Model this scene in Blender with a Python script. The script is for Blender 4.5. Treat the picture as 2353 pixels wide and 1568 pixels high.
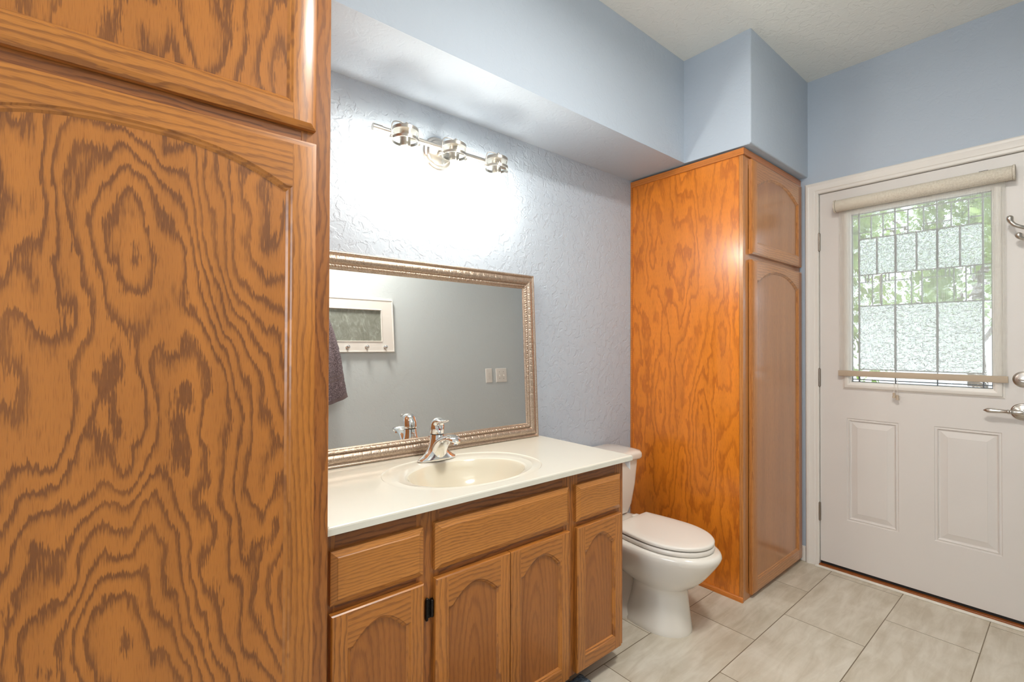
import bpy, bmesh, math, random
from mathutils import Vector, Matrix, noise as mnoise

for o in list(bpy.data.objects):
    bpy.data.objects.remove(o)
sc = bpy.context.scene
COL = sc.collection
R = math.radians
random.seed(7)

# ------------------------------------------------------------------ camera
F_PX = 1087.74
YAW, PITCH, ROLL, CAM_Z = R(50.2282), R(0.5286), R(0.1984), 1.2177
cam_data = bpy.data.cameras.new('camera')
cam_data.sensor_width = 36.0
cam_data.lens = F_PX / 2353 * 36.0
cam_data.clip_start = 0.02
cam = bpy.data.objects.new('camera', cam_data)
COL.objects.link(cam)
fw0 = Vector((math.cos(YAW), math.sin(YAW), 0))
rt = Vector((math.sin(YAW), -math.cos(YAW), 0))
zz = Vector((0, 0, 1))
fwd = fw0 * math.cos(PITCH) + zz * math.sin(PITCH)
up1 = -fw0 * math.sin(PITCH) + zz * math.cos(PITCH)
rax = rt * math.cos(ROLL) + up1 * math.sin(ROLL)
uax = -rt * math.sin(ROLL) + up1 * math.cos(ROLL)
cm = Matrix((rax, uax, -fwd)).transposed().to_4x4()
cm.translation = Vector((0, 0, CAM_Z))
cam.matrix_world = cm
sc.camera = cam

# ------------------------------------------------------------------ colour management
sc.view_settings.view_transform = 'Standard'
sc.view_settings.look = 'None'
sc.view_settings.gamma = 1.0
sc.view_settings.use_curve_mapping = False
sc.view_settings.exposure = 0.44

# ------------------------------------------------------------------ world, sun, large lights
world = bpy.data.worlds.new('world')
sc.world = world
world.use_nodes = True
wb = world.node_tree.nodes['Background']
wb.inputs[0].default_value = (0.80, 0.90, 1.0, 1)
wb.inputs[1].default_value = 2.4


def light(name, kind, loc, power, color, size=0.1, sizey=None, direction=None):
    d = bpy.data.lights.new(name, kind)
    d.energy = power
    d.color = color
    if kind == 'AREA':
        d.shape = 'RECTANGLE'
        d.size = size
        d.size_y = sizey or size
    elif kind == 'POINT':
        d.shadow_soft_size = size
    elif kind == 'SUN':
        d.angle = size
    o = bpy.data.objects.new(name, d)
    o.location = loc
    if direction is not None:
        o.rotation_euler = Vector(direction).to_track_quat('-Z', 'Y').to_euler()
    COL.objects.link(o)
    return o


SUN = light('sun', 'SUN', (0, 0, 8), 3.6, (1.0, 0.95, 0.88), R(1.0), direction=(0.45, 0.2, -0.87))
ADDED_WINDOW_FILL = light('added_window_fill', 'AREA', (-1.62, 0.45, 1.5), 18, (0.86, 0.93, 1.0), 1.2, 1.3, direction=(1, 0.05, -0.05))  # added fill light, shining in at the made-up left window
ADDED_CEILING_P, BULB_E = 22.0, 76.0  # power of the added ceiling fill, strength of the vanity bulbs

# ------------------------------------------------------------------ room measures
XD, YW, ZC, ZS, YS = 3.011, 1.674, 2.7226, 2.178, 1.334   # door wall, vanity wall, ceiling, soffit bottom, soffit front
YF, XL = -0.175, -1.55                                      # opposite wall, left wall
XCS, YCS = 2.2856, 0.990                                   # soffit over the right cabinet


# ------------------------------------------------------------------ node helpers
def new_mat(name):
    m = bpy.data.materials.new(name)
    m.use_nodes = True
    nt = m.node_tree
    b = nt.nodes['Principled BSDF']
    return m, nt, b


def nd(nt, typ, **kw):
    n = nt.nodes.new(typ)
    for k, v in kw.items():
        if k.startswith('i_'):
            key = k[2:]
            key = int(key) if key.isdigit() else key
            s = n.inputs[key]
            if hasattr(v, 'is_linked') or hasattr(v, 'links'):
                nt.links.new(v, s)
            else:
                s.default_value = v
        else:
            setattr(n, k, v)
    return n


def math_(nt, op, a, b=None, c=None):
    n = nt.nodes.new('ShaderNodeMath')
    n.operation = op
    for i, v in enumerate((a, b, c)):
        if v is None:
            continue
        if hasattr(v, 'links'):
            nt.links.new(v, n.inputs[i])
        else:
            n.inputs[i].default_value = v
    return n.outputs[0]


def comb(nt, x, y, z):
    n = nt.nodes.new('ShaderNodeCombineXYZ')
    for i, v in enumerate((x, y, z)):
        if hasattr(v, 'links'):
            nt.links.new(v, n.inputs[i])
        else:
            n.inputs[i].default_value = v
    return n.outputs[0]


def noise(nt, vec, scale, detail=2.0, rough=0.5, dist=0.0):
    n = nt.nodes.new('ShaderNodeTexNoise')
    nt.links.new(vec, n.inputs['Vector'])
    n.inputs['Scale'].default_value = scale
    n.inputs['Detail'].default_value = detail
    n.inputs['Roughness'].default_value = rough
    n.inputs['Distortion'].default_value = dist
    return n.outputs['Fac']


def ramp(nt, fac, stops, interp='LINEAR'):
    n = nt.nodes.new('ShaderNodeValToRGB')
    n.color_ramp.interpolation = interp
    e = n.color_ramp.elements
    while len(e) > 1:
        e.remove(e[-1])
    e[0].position = stops[0][0]
    e[0].color = stops[0][1]
    for p, c in stops[1:]:
        x = e.new(p)
        x.color = c
    nt.links.new(fac, n.inputs[0])
    return n.outputs[0]


def mix(nt, fac, a, b, mode='MIX'):
    n = nt.nodes.new('ShaderNodeMix')
    n.data_type = 'RGBA'
    n.blend_type = mode
    for key, v in ((0, fac), (6, a), (7, b)):
        if hasattr(v, 'links'):
            nt.links.new(v, n.inputs[key])
        else:
            n.inputs[key].default_value = v
    return n.outputs[2]


def bump(nt, bsdf, h, strength, dist):
    n = nt.nodes.new('ShaderNodeBump')
    n.inputs['Strength'].default_value = strength
    n.inputs['Distance'].default_value = dist
    nt.links.new(h, n.inputs['Height'])
    nt.links.new(n.outputs[0], bsdf.inputs['Normal'])


def lin(r, g, b):
    def f(c):
        c /= 255.0
        return c / 12.92 if c <= 0.04045 else ((c + 0.055) / 1.055) ** 2.4
    return (f(r), f(g), f(b), 1.0)


def coords(nt):
    t = nt.nodes.new('ShaderNodeTexCoord')
    s = nt.nodes.new('ShaderNodeSeparateXYZ')
    g = nt.nodes.new('ShaderNodeNewGeometry')
    nt.links.new(g.outputs['Position'], s.inputs[0])
    return g.outputs['Position'], s.outputs[0], s.outputs[1], s.outputs[2]


# ------------------------------------------------------------------ materials
def plain(name, col, rough=0.5, metal=0.0, coat=0.0, spec=0.5, vary=0.03, bumpy=0.0, bscale=200):
    m, nt, b = new_mat(name)
    pos, x, y, z = coords(nt)
    n = noise(nt, pos, 6.0, 3.0)
    lo = tuple(c * (1 - vary) for c in col[:3]) + (1,)
    hi = tuple(min(1, c * (1 + vary)) for c in col[:3]) + (1,)
    c = ramp(nt, n, [(0.3, lo), (0.7, hi)])
    nt.links.new(c, b.inputs['Base Color'])
    b.inputs['Roughness'].default_value = rough
    b.inputs['Metallic'].default_value = metal
    b.inputs['Specular IOR Level'].default_value = spec
    b.inputs['Coat Weight'].default_value = coat
    b.inputs['Coat Roughness'].default_value = 0.12
    if bumpy:
        bump(nt, b, noise(nt, pos, bscale, 3.0), bumpy, 0.002)
    return m


def oak(name, axis, light_c, dark_c, centers=None, freq=60.0, ratio=2.4, warp=0.05, amount=1.0, off=0.0,
        jit=0.35, rough=0.33, coat=0.35, streak=1.0, wscale=(7.0, 2.2), cw=1.0, tilt=0.0):
    """plain-sawn oak: axis is the grain direction; centers are cathedral eyes (across, along)"""
    m, nt, b = new_mat(name)
    pos, x, y, z = coords(nt)
    if axis == 'z':
        ac, al, third = math_(nt, 'ADD', x, y), z, y
    elif axis == 'x':
        ac, al, third = math_(nt, 'ADD', z, y), x, y
    else:
        ac, al, third = math_(nt, 'ADD', x, z), y, z
    ac0 = math_(nt, 'ADD', ac, off)
    al0 = math_(nt, 'ADD', al, off * 1.7)
    v1 = comb(nt, math_(nt, 'MULTIPLY', ac0, wscale[0]), math_(nt, 'MULTIPLY', al0, wscale[1]), off)
    w = math_(nt, 'MULTIPLY', math_(nt, 'SUBTRACT', noise(nt, v1, 1.0, 2.0, 0.45), 0.5), warp)
    v1b = comb(nt, math_(nt, 'MULTIPLY', ac0, 30.0), math_(nt, 'MULTIPLY', al0, 9.0), off + 3)
    w2 = math_(nt, 'MULTIPLY', math_(nt, 'SUBTRACT', noise(nt, v1b, 1.0, 2.0), 0.5), min(warp, 0.12) * 0.35)
    w = math_(nt, 'ADD', w, w2)
    if centers:
        h = None
        for c in centers:
            ca, cl = c[0], c[1]
            rr = c[2] if len(c) > 2 else ratio
            bias = c[3] if len(c) > 3 else 0.0
            da = math_(nt, 'SUBTRACT', ac, ca)
            dl = math_(nt, 'DIVIDE', math_(nt, 'SUBTRACT', al, cl), rr)
            d = math_(nt, 'SQRT', math_(nt, 'ADD', math_(nt, 'MULTIPLY', da, da), math_(nt, 'MULTIPLY', dl, dl)))
            d = math_(nt, 'ADD', d, bias)
            h = d if h is None else math_(nt, 'SMOOTH_MIN', h, d, 0.05)
    else:
        h = ac0
    if centers and cw != 1.0:
        h = math_(nt, 'MULTIPLY', h, cw)
    h = math_(nt, 'ADD', h, w)
    if tilt:
        h = math_(nt, 'MULTIPLY_ADD', al, tilt, h)
    v2 = comb(nt, math_(nt, 'MULTIPLY', ac0, 420.0), math_(nt, 'MULTIPLY', al0, 26.0), off)
    j = math_(nt, 'MULTIPLY', math_(nt, 'SUBTRACT', noise(nt, v2, 1.0, 2.0, 0.6), 0.5), jit * 2)
    ring = math_(nt, 'FRACT', math_(nt, 'ADD', math_(nt, 'MULTIPLY', h, freq), math_(nt, 'ADD', j, 20.0)))
    mid = tuple(0.62 * l + 0.38 * d for l, d in zip(light_c[:3], dark_c[:3])) + (1,)
    c = ramp(nt, ring, [(0.0, light_c), (0.42, light_c), (0.60, mid), (0.74, dark_c), (0.90, dark_c), (1.0, light_c)])
    # only part of the rings stay strong
    v3 = comb(nt, math_(nt, 'MULTIPLY', ac0, 9.0), math_(nt, 'MULTIPLY', al0, 3.0), off + 9)
    vis = math_(nt, 'MULTIPLY', math_(nt, 'MULTIPLY_ADD', noise(nt, v3, 1.0, 2.0), 1.2, 0.25), amount)
    vis = math_(nt, 'MINIMUM', vis, 1.0)
    c = mix(nt, vis, light_c, c)
    # pores: fine dark dashes along the grain
    v4 = comb(nt, math_(nt, 'MULTIPLY', ac0, 900.0), math_(nt, 'MULTIPLY', al0, 34.0), off)
    pore = noise(nt, v4, 1.0, 1.0)
    pc = ramp(nt, pore, [(0.30, (0.72, 0.66, 0.60, 1)), (0.46, (1, 1, 1, 1))])
    c = mix(nt, 0.75 * streak, c, pc, 'MULTIPLY')
    # slow tone change
    v5 = comb(nt, math_(nt, 'MULTIPLY', ac0, 16.0), math_(nt, 'MULTIPLY', al0, 1.3), off + 5)
    tc = ramp(nt, noise(nt, v5, 1.0, 2.0), [(0.3, (0.88, 0.86, 0.84, 1)), (0.7, (1.06, 1.05, 1.03, 1))])
    c = mix(nt, 1.0, c, tc, 'MULTIPLY')
    nt.links.new(c, b.inputs['Base Color'])
    b.inputs['Roughness'].default_value = rough
    b.inputs['Coat Weight'].default_value = coat
    b.inputs['Coat Roughness'].default_value = 0.18
    bump(nt, b, pore, 0.12, 0.0006)
    return m


OL, OD = lin(190, 122, 58), lin(134, 80, 42)
HL, HD = lin(184, 116, 52), lin(128, 74, 36)
M = {}
M['oak_v'] = oak('oak_vertical', 'z', lin(190, 121, 50), lin(140, 84, 36), freq=75, warp=0.05, amount=0.8, off=0.3)
M['oak_h'] = oak('oak_horizontal', 'x', lin(190, 121, 50), lin(140, 84, 36), freq=70, warp=0.05, amount=0.8, off=1.1)
M['oak_big'] = oak('oak_big_panel', 'z', lin(184, 115, 47), lin(128, 77, 34),
                   centers=[(1.10, 1.36, 5.0), (1.095, 0.78, 4.5)],
                   freq=34, warp=0.30, amount=1.2, jit=0.42, wscale=(6.5, 2.3), cw=0.75, tilt=0.22)
M['oak_upper'] = oak('oak_upper_panel', 'z', lin(184, 115, 47), lin(128, 77, 34),
                     centers=[(1.15, 2.1, 6.0)], freq=28, warp=0.5, amount=1.2, jit=0.42, off=2.2, wscale=(6.0, 1.5), cw=0.3)
M['oak_frame_v'] = oak('oak_face_frame', 'z', lin(174, 108, 46), lin(126, 74, 32), freq=60, warp=0.09, amount=0.9, off=4.1)
M['oak_frame_h'] = oak('oak_face_rail', 'x', lin(158, 96, 44), lin(112, 64, 30), freq=80, warp=0.06, amount=0.9, off=5.1)
M['oak_vpanel'] = oak('oak_vanity_panel', 'z', lin(170, 104, 42), lin(128, 74, 30),
                      centers=[(1.58, 0.30, 6.0), (1.92, 0.25, 6.5), (2.16, 0.28, 6), (2.44, 0.25, 6)], freq=70, warp=0.03, amount=0.55, off=3.3)
M['oak_drawer'] = oak('oak_drawer_front', 'x', lin(194, 127, 56), lin(150, 94, 42), freq=120, warp=0.05, amount=0.75, off=6.3, wscale=(6.0, 2.6))
M['oak_side'] = oak('oak_side_panel', 'z', lin(226, 132, 34), lin(176, 90, 18),
                    centers=[(3.62, 1.60, 3.5), (3.80, 1.9, 4.5), (3.78, 0.95, 4.2), (3.52, 0.62, 4.0), (3.92, 0.80, 5.0), (3.42, 1.3, 6, .02)],
                    freq=42, warp=0.20, amount=0.7, jit=0.3, off=1.9, rough=0.3, coat=0.5, wscale=(6.0, 1.2), cw=0.6)
M['oak_rdoor'] = oak('oak_tall_door', 'z', lin(194, 128, 66), lin(156, 96, 48), freq=80, warp=0.04, amount=0.55, off=7.7, rough=0.3, coat=0.5)
M['oak_rdoor_h'] = oak('oak_tall_door_rail', 'x', lin(198, 134, 74), lin(158, 102, 56), freq=80, warp=0.04, amount=0.6, off=8.7, rough=0.3, coat=0.5)
M['oak_rpanel'] = oak('oak_tall_door_panel', 'z', lin(188, 126, 70), lin(152, 96, 52), freq=70, warp=0.05, amount=0.5, off=9.7, rough=0.28, coat=0.6)
M['oak_trim'] = oak('oak_trim', 'y', lin(206, 124, 50), lin(170, 94, 34), freq=90, warp=0.03, amount=0.6, off=2.7)
M['oak_trim_x'] = oak('oak_trim_front', 'x', lin(196, 118, 50), lin(156, 90, 36), freq=90, warp=0.03, amount=0.6, off=2.9)
M['dark_gap'] = plain('cabinet_inside', lin(60, 34, 16), 0.7)


def wall_mat(name, col, knock, scale, fine):
    m, nt, b = new_mat(name)
    pos, x, y, z = coords(nt)
    n = noise(nt, pos, 1.3, 2.0)
    c = ramp(nt, n, [(0.3, tuple(k * 0.975 for k in col[:3]) + (1,)), (0.7, col)])
    nt.links.new(c, b.inputs['Base Color'])
    b.inputs['Roughness'].default_value = 0.55
    b.inputs['Specular IOR Level'].default_value = 0.35
    # knock-down texture: flattened islands with soft rims
    k = ramp(nt, noise(nt, pos, scale, 3.5, 0.55, 0.6), [(0.40, (0, 0, 0, 1)), (0.50, (1, 1, 1, 1)), (0.62, (0.75, 0.75, 0.75, 1))])
    f = noise(nt, pos, fine, 3.0)
    h = math_(nt, 'ADD', math_(nt, 'MULTIPLY', k, knock), math_(nt, 'MULTIPLY', f, 0.25))
    bump(nt, b, h, 0.55, 0.0028)
    return m


WALL = lin(184, 194, 206)
M['wall'] = wall_mat('blue_wall_paint', WALL, 0.25, 26, 90)
M['wall_lit_tone'] = wall_mat('wall_paint_light_lifted', lin(202, 208, 208), 0.25, 26, 90)  # the wall paint with extra light put into its colour, for the mirror view
M['wall_tex'] = wall_mat('blue_knockdown_paint', WALL, 1.0, 30, 110)
M['ceiling'] = wall_mat('ceiling_paint', lin(240, 239, 232), 0.6, 26, 70)
M['white'] = plain('white_paint', lin(232, 226, 218), 0.38, vary=0.01)
M['door_white'] = plain('door_paint', lin(223, 217, 211), 0.42, vary=0.01, bumpy=0.05, bscale=120)
M['porcelain'] = plain('porcelain', lin(232, 226, 216), 0.12, coat=0.4, vary=0.005)
M['seat'] = plain('seat_plastic', lin(230, 223, 213), 0.22, vary=0.005)
M['marble'] = plain('cultured_marble', lin(226, 222, 208), 0.13, coat=0.3, vary=0.012)
M['basin'] = plain('cultured_marble_bowl', lin(222, 214, 194), 0.12, coat=0.3, vary=0.01)
M['chrome'] = plain('chrome', (0.86, 0.86, 0.86, 1), 0.06, metal=1.0, vary=0.0)
M['nickel'] = plain('satin_nickel', lin(196, 190, 182), 0.28, metal=1.0, vary=0.02)
M['dark_metal'] = plain('dark_hinge_metal', lin(40, 36, 34), 0.4, metal=0.7)
M['hinge'] = plain('aged_nickel', lin(150, 142, 132), 0.35, metal=1.0)
M['black'] = plain('black_rubber', lin(28, 26, 26), 0.7)
M['sill'] = oak('threshold_wood', 'y', lin(156, 86, 28), lin(112, 58, 18), freq=60, warp=0.03, amount=0.5, off=0.9)
M['red'] = plain('red_dot', lin(180, 20, 24), 0.3)
M['paper'] = plain('white_paper', lin(240, 240, 238), 0.8)
M['caulk'] = plain('white_strip', lin(236, 230, 218), 0.5)

# mirror glass
m, nt, b = new_mat('mirror_glass')
pos, x, y, z = coords(nt)
nt.links.new(ramp(nt, noise(nt, pos, 2.0), [(0, (0.93, 0.94, 0.93, 1)), (1, (0.95, 0.96, 0.95, 1))]), b.inputs['Base Color'])
b.inputs['Metallic'].default_value = 1.0
b.inputs['Roughness'].default_value = 0.0
M['mirror'] = m

# mottled panel of the hook rack
m, nt, b = new_mat('mottled_slate')
pos, x, y, z = coords(nt)
n = noise(nt, comb(nt, math_(nt, 'MULTIPLY', x, 22.0), 0.0, math_(nt, 'MULTIPLY', z, 12.0)), 1.0, 5.0, 0.65, 1.5)
nt.links.new(ramp(nt, n, [(0.3, lin(122, 124, 112)), (0.55, lin(142, 145, 134)), (0.75, lin(176, 180, 170))]), b.inputs['Base Color'])
b.inputs['Roughness'].default_value = 0.4
bump(nt, b, n, 0.3, 0.002)
M['slate'] = m

# champagne mirror frame
m, nt, b = new_mat('pewter_frame')
pos, x, y, z = coords(nt)
n = noise(nt, pos, 240, 3.0, 0.6)
nt.links.new(ramp(nt, n, [(0.30, lin(158, 138, 120)), (0.55, lin(190, 170, 152)), (0.75, lin(206, 190, 174))]), b.inputs['Base Color'])
b.inputs['Metallic'].default_value = 0.75
b.inputs['Roughness'].default_value = 0.34
bump(nt, b, n, 0.25, 0.0006)
M['pewter'] = m

# jar glass: thin clear walls
m, nt, b = new_mat('jar_glass')
pos, x, y, z = coords(nt)
tr = nd(nt, 'ShaderNodeBsdfTransparent')
nt.links.new(ramp(nt, noise(nt, pos, 20), [(0, (0.97, 0.98, 0.97, 1)), (1, (0.99, 0.99, 0.99, 1))]), tr.inputs[0])
gl = nd(nt, 'ShaderNodeBsdfGlossy', i_Roughness=0.04)
lw = nd(nt, 'ShaderNodeLayerWeight', i_Blend=0.5)
fr = math_(nt, 'MULTIPLY_ADD', math_(nt, 'POWER', lw.outputs['Facing'], 3.0), 0.30, 0.02)
mx = nd(nt, 'ShaderNodeMixShader')
nt.links.new(fr, mx.inputs[0])
nt.links.new(tr.outputs[0], mx.inputs[1])
nt.links.new(gl.outputs[0], mx.inputs[2])
nt.links.new(mx.outputs[0], nt.nodes['Material Output'].inputs[0])
M['jar'] = m


def emit(name, col, strength):
    m, nt, b = new_mat(name)
    pos, x, y, z = coords(nt)
    c = ramp(nt, noise(nt, pos, 30), [(0, col), (1, tuple(min(1, k * 1.02) for k in col[:3]) + (1,))])
    nt.links.new(c, b.inputs['Emission Color'])
    nt.links.new(c, b.inputs['Base Color'])
    b.inputs['Emission Strength'].default_value = strength
    return m


M['bulb'] = emit('bulb_glow', (1.0, 0.955, 0.86, 1), BULB_E)
M['added_ceil_glow'] = emit('added_lamp_glass', (1.0, 0.96, 0.90, 1), 1.0)  # glow of the added ceiling lamp

# floor tile
m, nt, b = new_mat('porcelain_tile')
pos, x, y, z = coords(nt)
v = comb(nt, math_(nt, 'SUBTRACT', x, 2.338 - 6.0), math_(nt, 'SUBTRACT', y, 0.2615 - 0.607 * 4), 0.0)
br = nd(nt, 'ShaderNodeTexBrick')
nt.links.new(v, br.inputs['Vector'])
br.offset = 0.5
br.offset_frequency = 2
br.squash = 1.0
br.inputs['Color1'].default_value = (0.0, 0, 0, 1)
br.inputs['Color2'].default_value = (1, 1, 1, 1)
br.inputs['Mortar'].default_value = (0.5, 0.5, 0.5, 1)
br.inputs['Scale'].default_value = 1.0
br.inputs['Mortar Size'].default_value = 0.0019
br.inputs['Mortar Smooth'].default_value = 0.3
br.inputs['Bias'].default_value = 0.0
br.inputs['Brick Width'].default_value = 0.6
br.inputs['Row Height'].default_value = 0.3035
shift = math_(nt, 'MULTIPLY', br.outputs['Color'], 7.0)
v2 = nd(nt, 'ShaderNodeVectorMath', operation='ADD')
nt.links.new(pos, v2.inputs[0])
nt.links.new(comb(nt, shift, shift, shift), v2.inputs[1])
n1 = noise(nt, v2.outputs[0], 3.2, 5.0, 0.6, 0.8)
c = ramp(nt, n1, [(0.30, lin(182, 170, 148)), (0.48, lin(206, 196, 178)), (0.66, lin(220, 212, 197))])
vst = comb(nt, math_(nt, 'MULTIPLY', x, 5.0), math_(nt, 'MULTIPLY', y, 26.0), shift)
n2 = noise(nt, vst, 1.0, 4.0, 0.6, 0.5)
c = mix(nt, 0.45, c, ramp(nt, n2, [(0.35, lin(184, 172, 150)), (0.65, lin(224, 217, 202))]))
c = mix(nt, br.outputs['Fac'], c, lin(126, 112, 90))
nt.links.new(c, b.inputs['Base Color'])
b.inputs['Roughness'].default_value = 0.36
b.inputs['Specular IOR Level'].default_value = 0.4
inv = math_(nt, 'SUBTRACT', 1.0, br.outputs['Fac'])
bump(nt, b, inv, 0.5, 0.0015)
M['tile'] = m

# sheer shade fabric
m, nt, b = new_mat('sheer_shade_fabric')
pos, x, y, z = coords(nt)
wv = math_(nt, 'MULTIPLY', math_(nt, 'SINE', math_(nt, 'MULTIPLY', y, 1750.0)), math_(nt, 'SINE', math_(nt, 'MULTIPLY', z, 1750.0)))
vv = comb(nt, 0.0, math_(nt, 'MULTIPLY', y, 420.0), math_(nt, 'MULTIPLY', z, 14.0))
st = noise(nt, vv, 1.0, 2.0)
op = math_(nt, 'ADD', math_(nt, 'MULTIPLY_ADD', wv, 0.10, 0.40), math_(nt, 'MULTIPLY', math_(nt, 'SUBTRACT', st, 0.5), 0.35))
df = nd(nt, 'ShaderNodeBsdfDiffuse', i_Color=lin(236, 234, 226))
tl = nd(nt, 'ShaderNodeBsdfTranslucent', i_Color=lin(236, 236, 230))
m1 = nd(nt, 'ShaderNodeMixShader', i_0=0.4)
nt.links.new(df.outputs[0], m1.inputs[1])
nt.links.new(tl.outputs[0], m1.inputs[2])
tr = nd(nt, 'ShaderNodeBsdfTransparent')
m2 = nd(nt, 'ShaderNodeMixShader')
nt.links.new(op, m2.inputs[0])
nt.links.new(tr.outputs[0], m2.inputs[1])
nt.links.new(m1.outputs[0], m2.inputs[2])
nt.links.new(m2.outputs[0], nt.nodes['Material Output'].inputs[0])
M['sheer'] = m

# roller cover fabric
m, nt, b = new_mat('woven_shade_fabric')
pos, x, y, z = coords(nt)
wv = math_(nt, 'MULTIPLY', math_(nt, 'SINE', math_(nt, 'MULTIPLY', y, 1300.0)), math_(nt, 'SINE', math_(nt, 'MULTIPLY', z, 900.0)))
n = math_(nt, 'ADD', math_(nt, 'MULTIPLY', wv, 0.3), noise(nt, pos, 160, 3.0))
nt.links.new(ramp(nt, n, [(0.2, lin(196, 184, 166)), (0.8, lin(228, 220, 204))]), b.inputs['Base Color'])
b.inputs['Roughness'].default_value = 0.85
bump(nt, b, n, 0.3, 0.001)
M['weave'] = m
m2_ = m.copy()
m2_.name = 'hem_bar_fabric'
M['hem'] = plain('hem_bar_fabric', lin(192, 174, 152), 0.8, vary=0.06, bumpy=0.3, bscale=500)


def pane_mat(name, scale, strength, dist, ior=1.22, rough=0.0):
    m, nt, b = new_mat(name)
    pos, x, y, z = coords(nt)
    rf = nd(nt, 'ShaderNodeBsdfRefraction', i_IOR=ior, i_Roughness=rough)
    rf.inputs['Color'].default_value = (0.97, 0.99, 1.0, 1)
    gl = nd(nt, 'ShaderNodeBsdfGlossy', i_Roughness=0.05)
    mx = nd(nt, 'ShaderNodeMixShader', i_0=0.06)
    nt.links.new(rf.outputs[0], mx.inputs[1])
    nt.links.new(gl.outputs[0], mx.inputs[2])
    nt.links.new(mx.outputs[0], nt.nodes['Material Output'].inputs[0])
    vv = comb(nt, 0.0, y, math_(nt, 'MULTIPLY', z, 1.5))
    n = noise(nt, vv, scale, 2.0, 0.5, 1.2)
    bp = nd(nt, 'ShaderNodeBump', i_Strength=strength, i_Distance=dist)
    nt.links.new(n, bp.inputs['Height'])
    nt.links.new(bp.outputs[0], rf.inputs['Normal'])
    nt.links.new(bp.outputs[0], gl.inputs['Normal'])
    return m


M['pane_tex'] = pane_mat('hammered_glass', 46.0, 1.0, 0.03, 1.42)
M['pane_clear'] = pane_mat('antique_clear_glass', 14.0, 0.35, 0.008)
M['came'] = plain('lead_came', lin(104, 104, 104), 0.4, metal=0.6)
M['bevel_glass'] = pane_mat('bevelled_glass', 6.0, 0.6, 0.03, 1.3)

# fabrics
m, nt, b = new_mat('terry_towel')
pos, x, y, z = coords(nt)
n = noise(nt, pos, 150, 3.0, 0.6)
nt.links.new(ramp(nt, n, [(0.32, lin(74, 62, 66)), (0.6, lin(142, 126, 130)), (0.75, lin(176, 162, 164))]), b.inputs['Base Color'])
b.inputs['Roughness'].default_value = 0.95
bump(nt, b, n, 0.9, 0.008)
M['towel'] = m
M['towel_band'] = plain('towel_band', lin(122, 106, 106), 0.9, vary=0.1, bumpy=0.4, bscale=260)
m, nt, b = new_mat('bath_mat_pile')
pos, x, y, z = coords(nt)
n = noise(nt, pos, 120, 4.0, 0.6)
nt.links.new(ramp(nt, n, [(0.3, lin(64, 76, 92)), (0.7, lin(134, 148, 160))]), b.inputs['Base Color'])
b.inputs['Roughness'].default_value = 0.95
bump(nt, b, n, 1.0, 0.01)
M['mat'] = m

# outdoors
M['ground'] = plain('pale_concrete', lin(214, 214, 210), 0.9, vary=0.05)
M['fence'] = plain('white_board_fence', lin(236, 238, 240), 0.7, vary=0.02)
m, nt, b = new_mat('leaf_green')
pos, x, y, z = coords(nt)
nt.links.new(ramp(nt, noise(nt, pos, 2.5, 3.0), [(0.3, lin(74, 92, 62)), (0.55, lin(116, 138, 90)), (0.75, lin(176, 196, 120))]), b.inputs['Base Color'])
b.inputs['Roughness'].default_value = 0.6
tl = nd(nt, 'ShaderNodeBsdfTranslucent', i_Color=lin(150, 180, 70))
mx = nd(nt, 'ShaderNodeMixShader', i_0=0.35)
nt.links.new(b.outputs[0], mx.inputs[1])
nt.links.new(tl.outputs[0], mx.inputs[2])
nt.links.new(mx.outputs[0], nt.nodes['Material Output'].inputs[0])
M['leaf'] = m
M['bark'] = plain('bark', lin(96, 84, 72), 0.9, vary=0.2, bumpy=0.6, bscale=20)


# ------------------------------------------------------------------ mesh helpers
ORIGIN = {}


def link(name, bm, mats, parent=None, smooth=None, recalc=True):
    """verts are given in world space; the mesh is stored relative to its thing's base"""
    base = Vector(ORIGIN.get(parent.name, (0, 0, 0))) if parent else Vector((0, 0, 0))
    if recalc:
        bmesh.ops.recalc_face_normals(bm, faces=bm.faces)
    if base.length > 0:
        bmesh.ops.translate(bm, verts=bm.verts, vec=-base)
    me = bpy.data.meshes.new(name)
    bm.to_mesh(me)
    bm.free()
    if not isinstance(mats, (list, tuple)):
        mats = [mats]
    for mt in mats:
        me.materials.append(M[mt] if isinstance(mt, str) else mt)
    if smooth is not None:
        for p in me.polygons:
            p.use_smooth = True
        me.set_sharp_from_angle(angle=R(smooth))
    o = bpy.data.objects.new(name, me)
    COL.objects.link(o)
    if parent:
        o.parent = parent
        ORIGIN[o.name] = tuple(base)
    return o


def tag(o, label, cat, group=None):
    o['label'] = label
    o['category'] = cat
    if group:
        o['group'] = group
    return o


def thing(name, loc, label, cat, group=None):
    o = bpy.data.objects.new(name, None)
    o.empty_display_size = 0.1
    o.location = loc
    COL.objects.link(o)
    ORIGIN[o.name] = tuple(loc)
    return tag(o, label, cat, group)


def struct(name, bm, mats, parent=None, smooth=None, recalc=True):
    o = link(name, bm, mats, parent, smooth, recalc)
    if not parent:
        o['kind'] = 'structure'
    return o


def BM():
    return bmesh.new()


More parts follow.
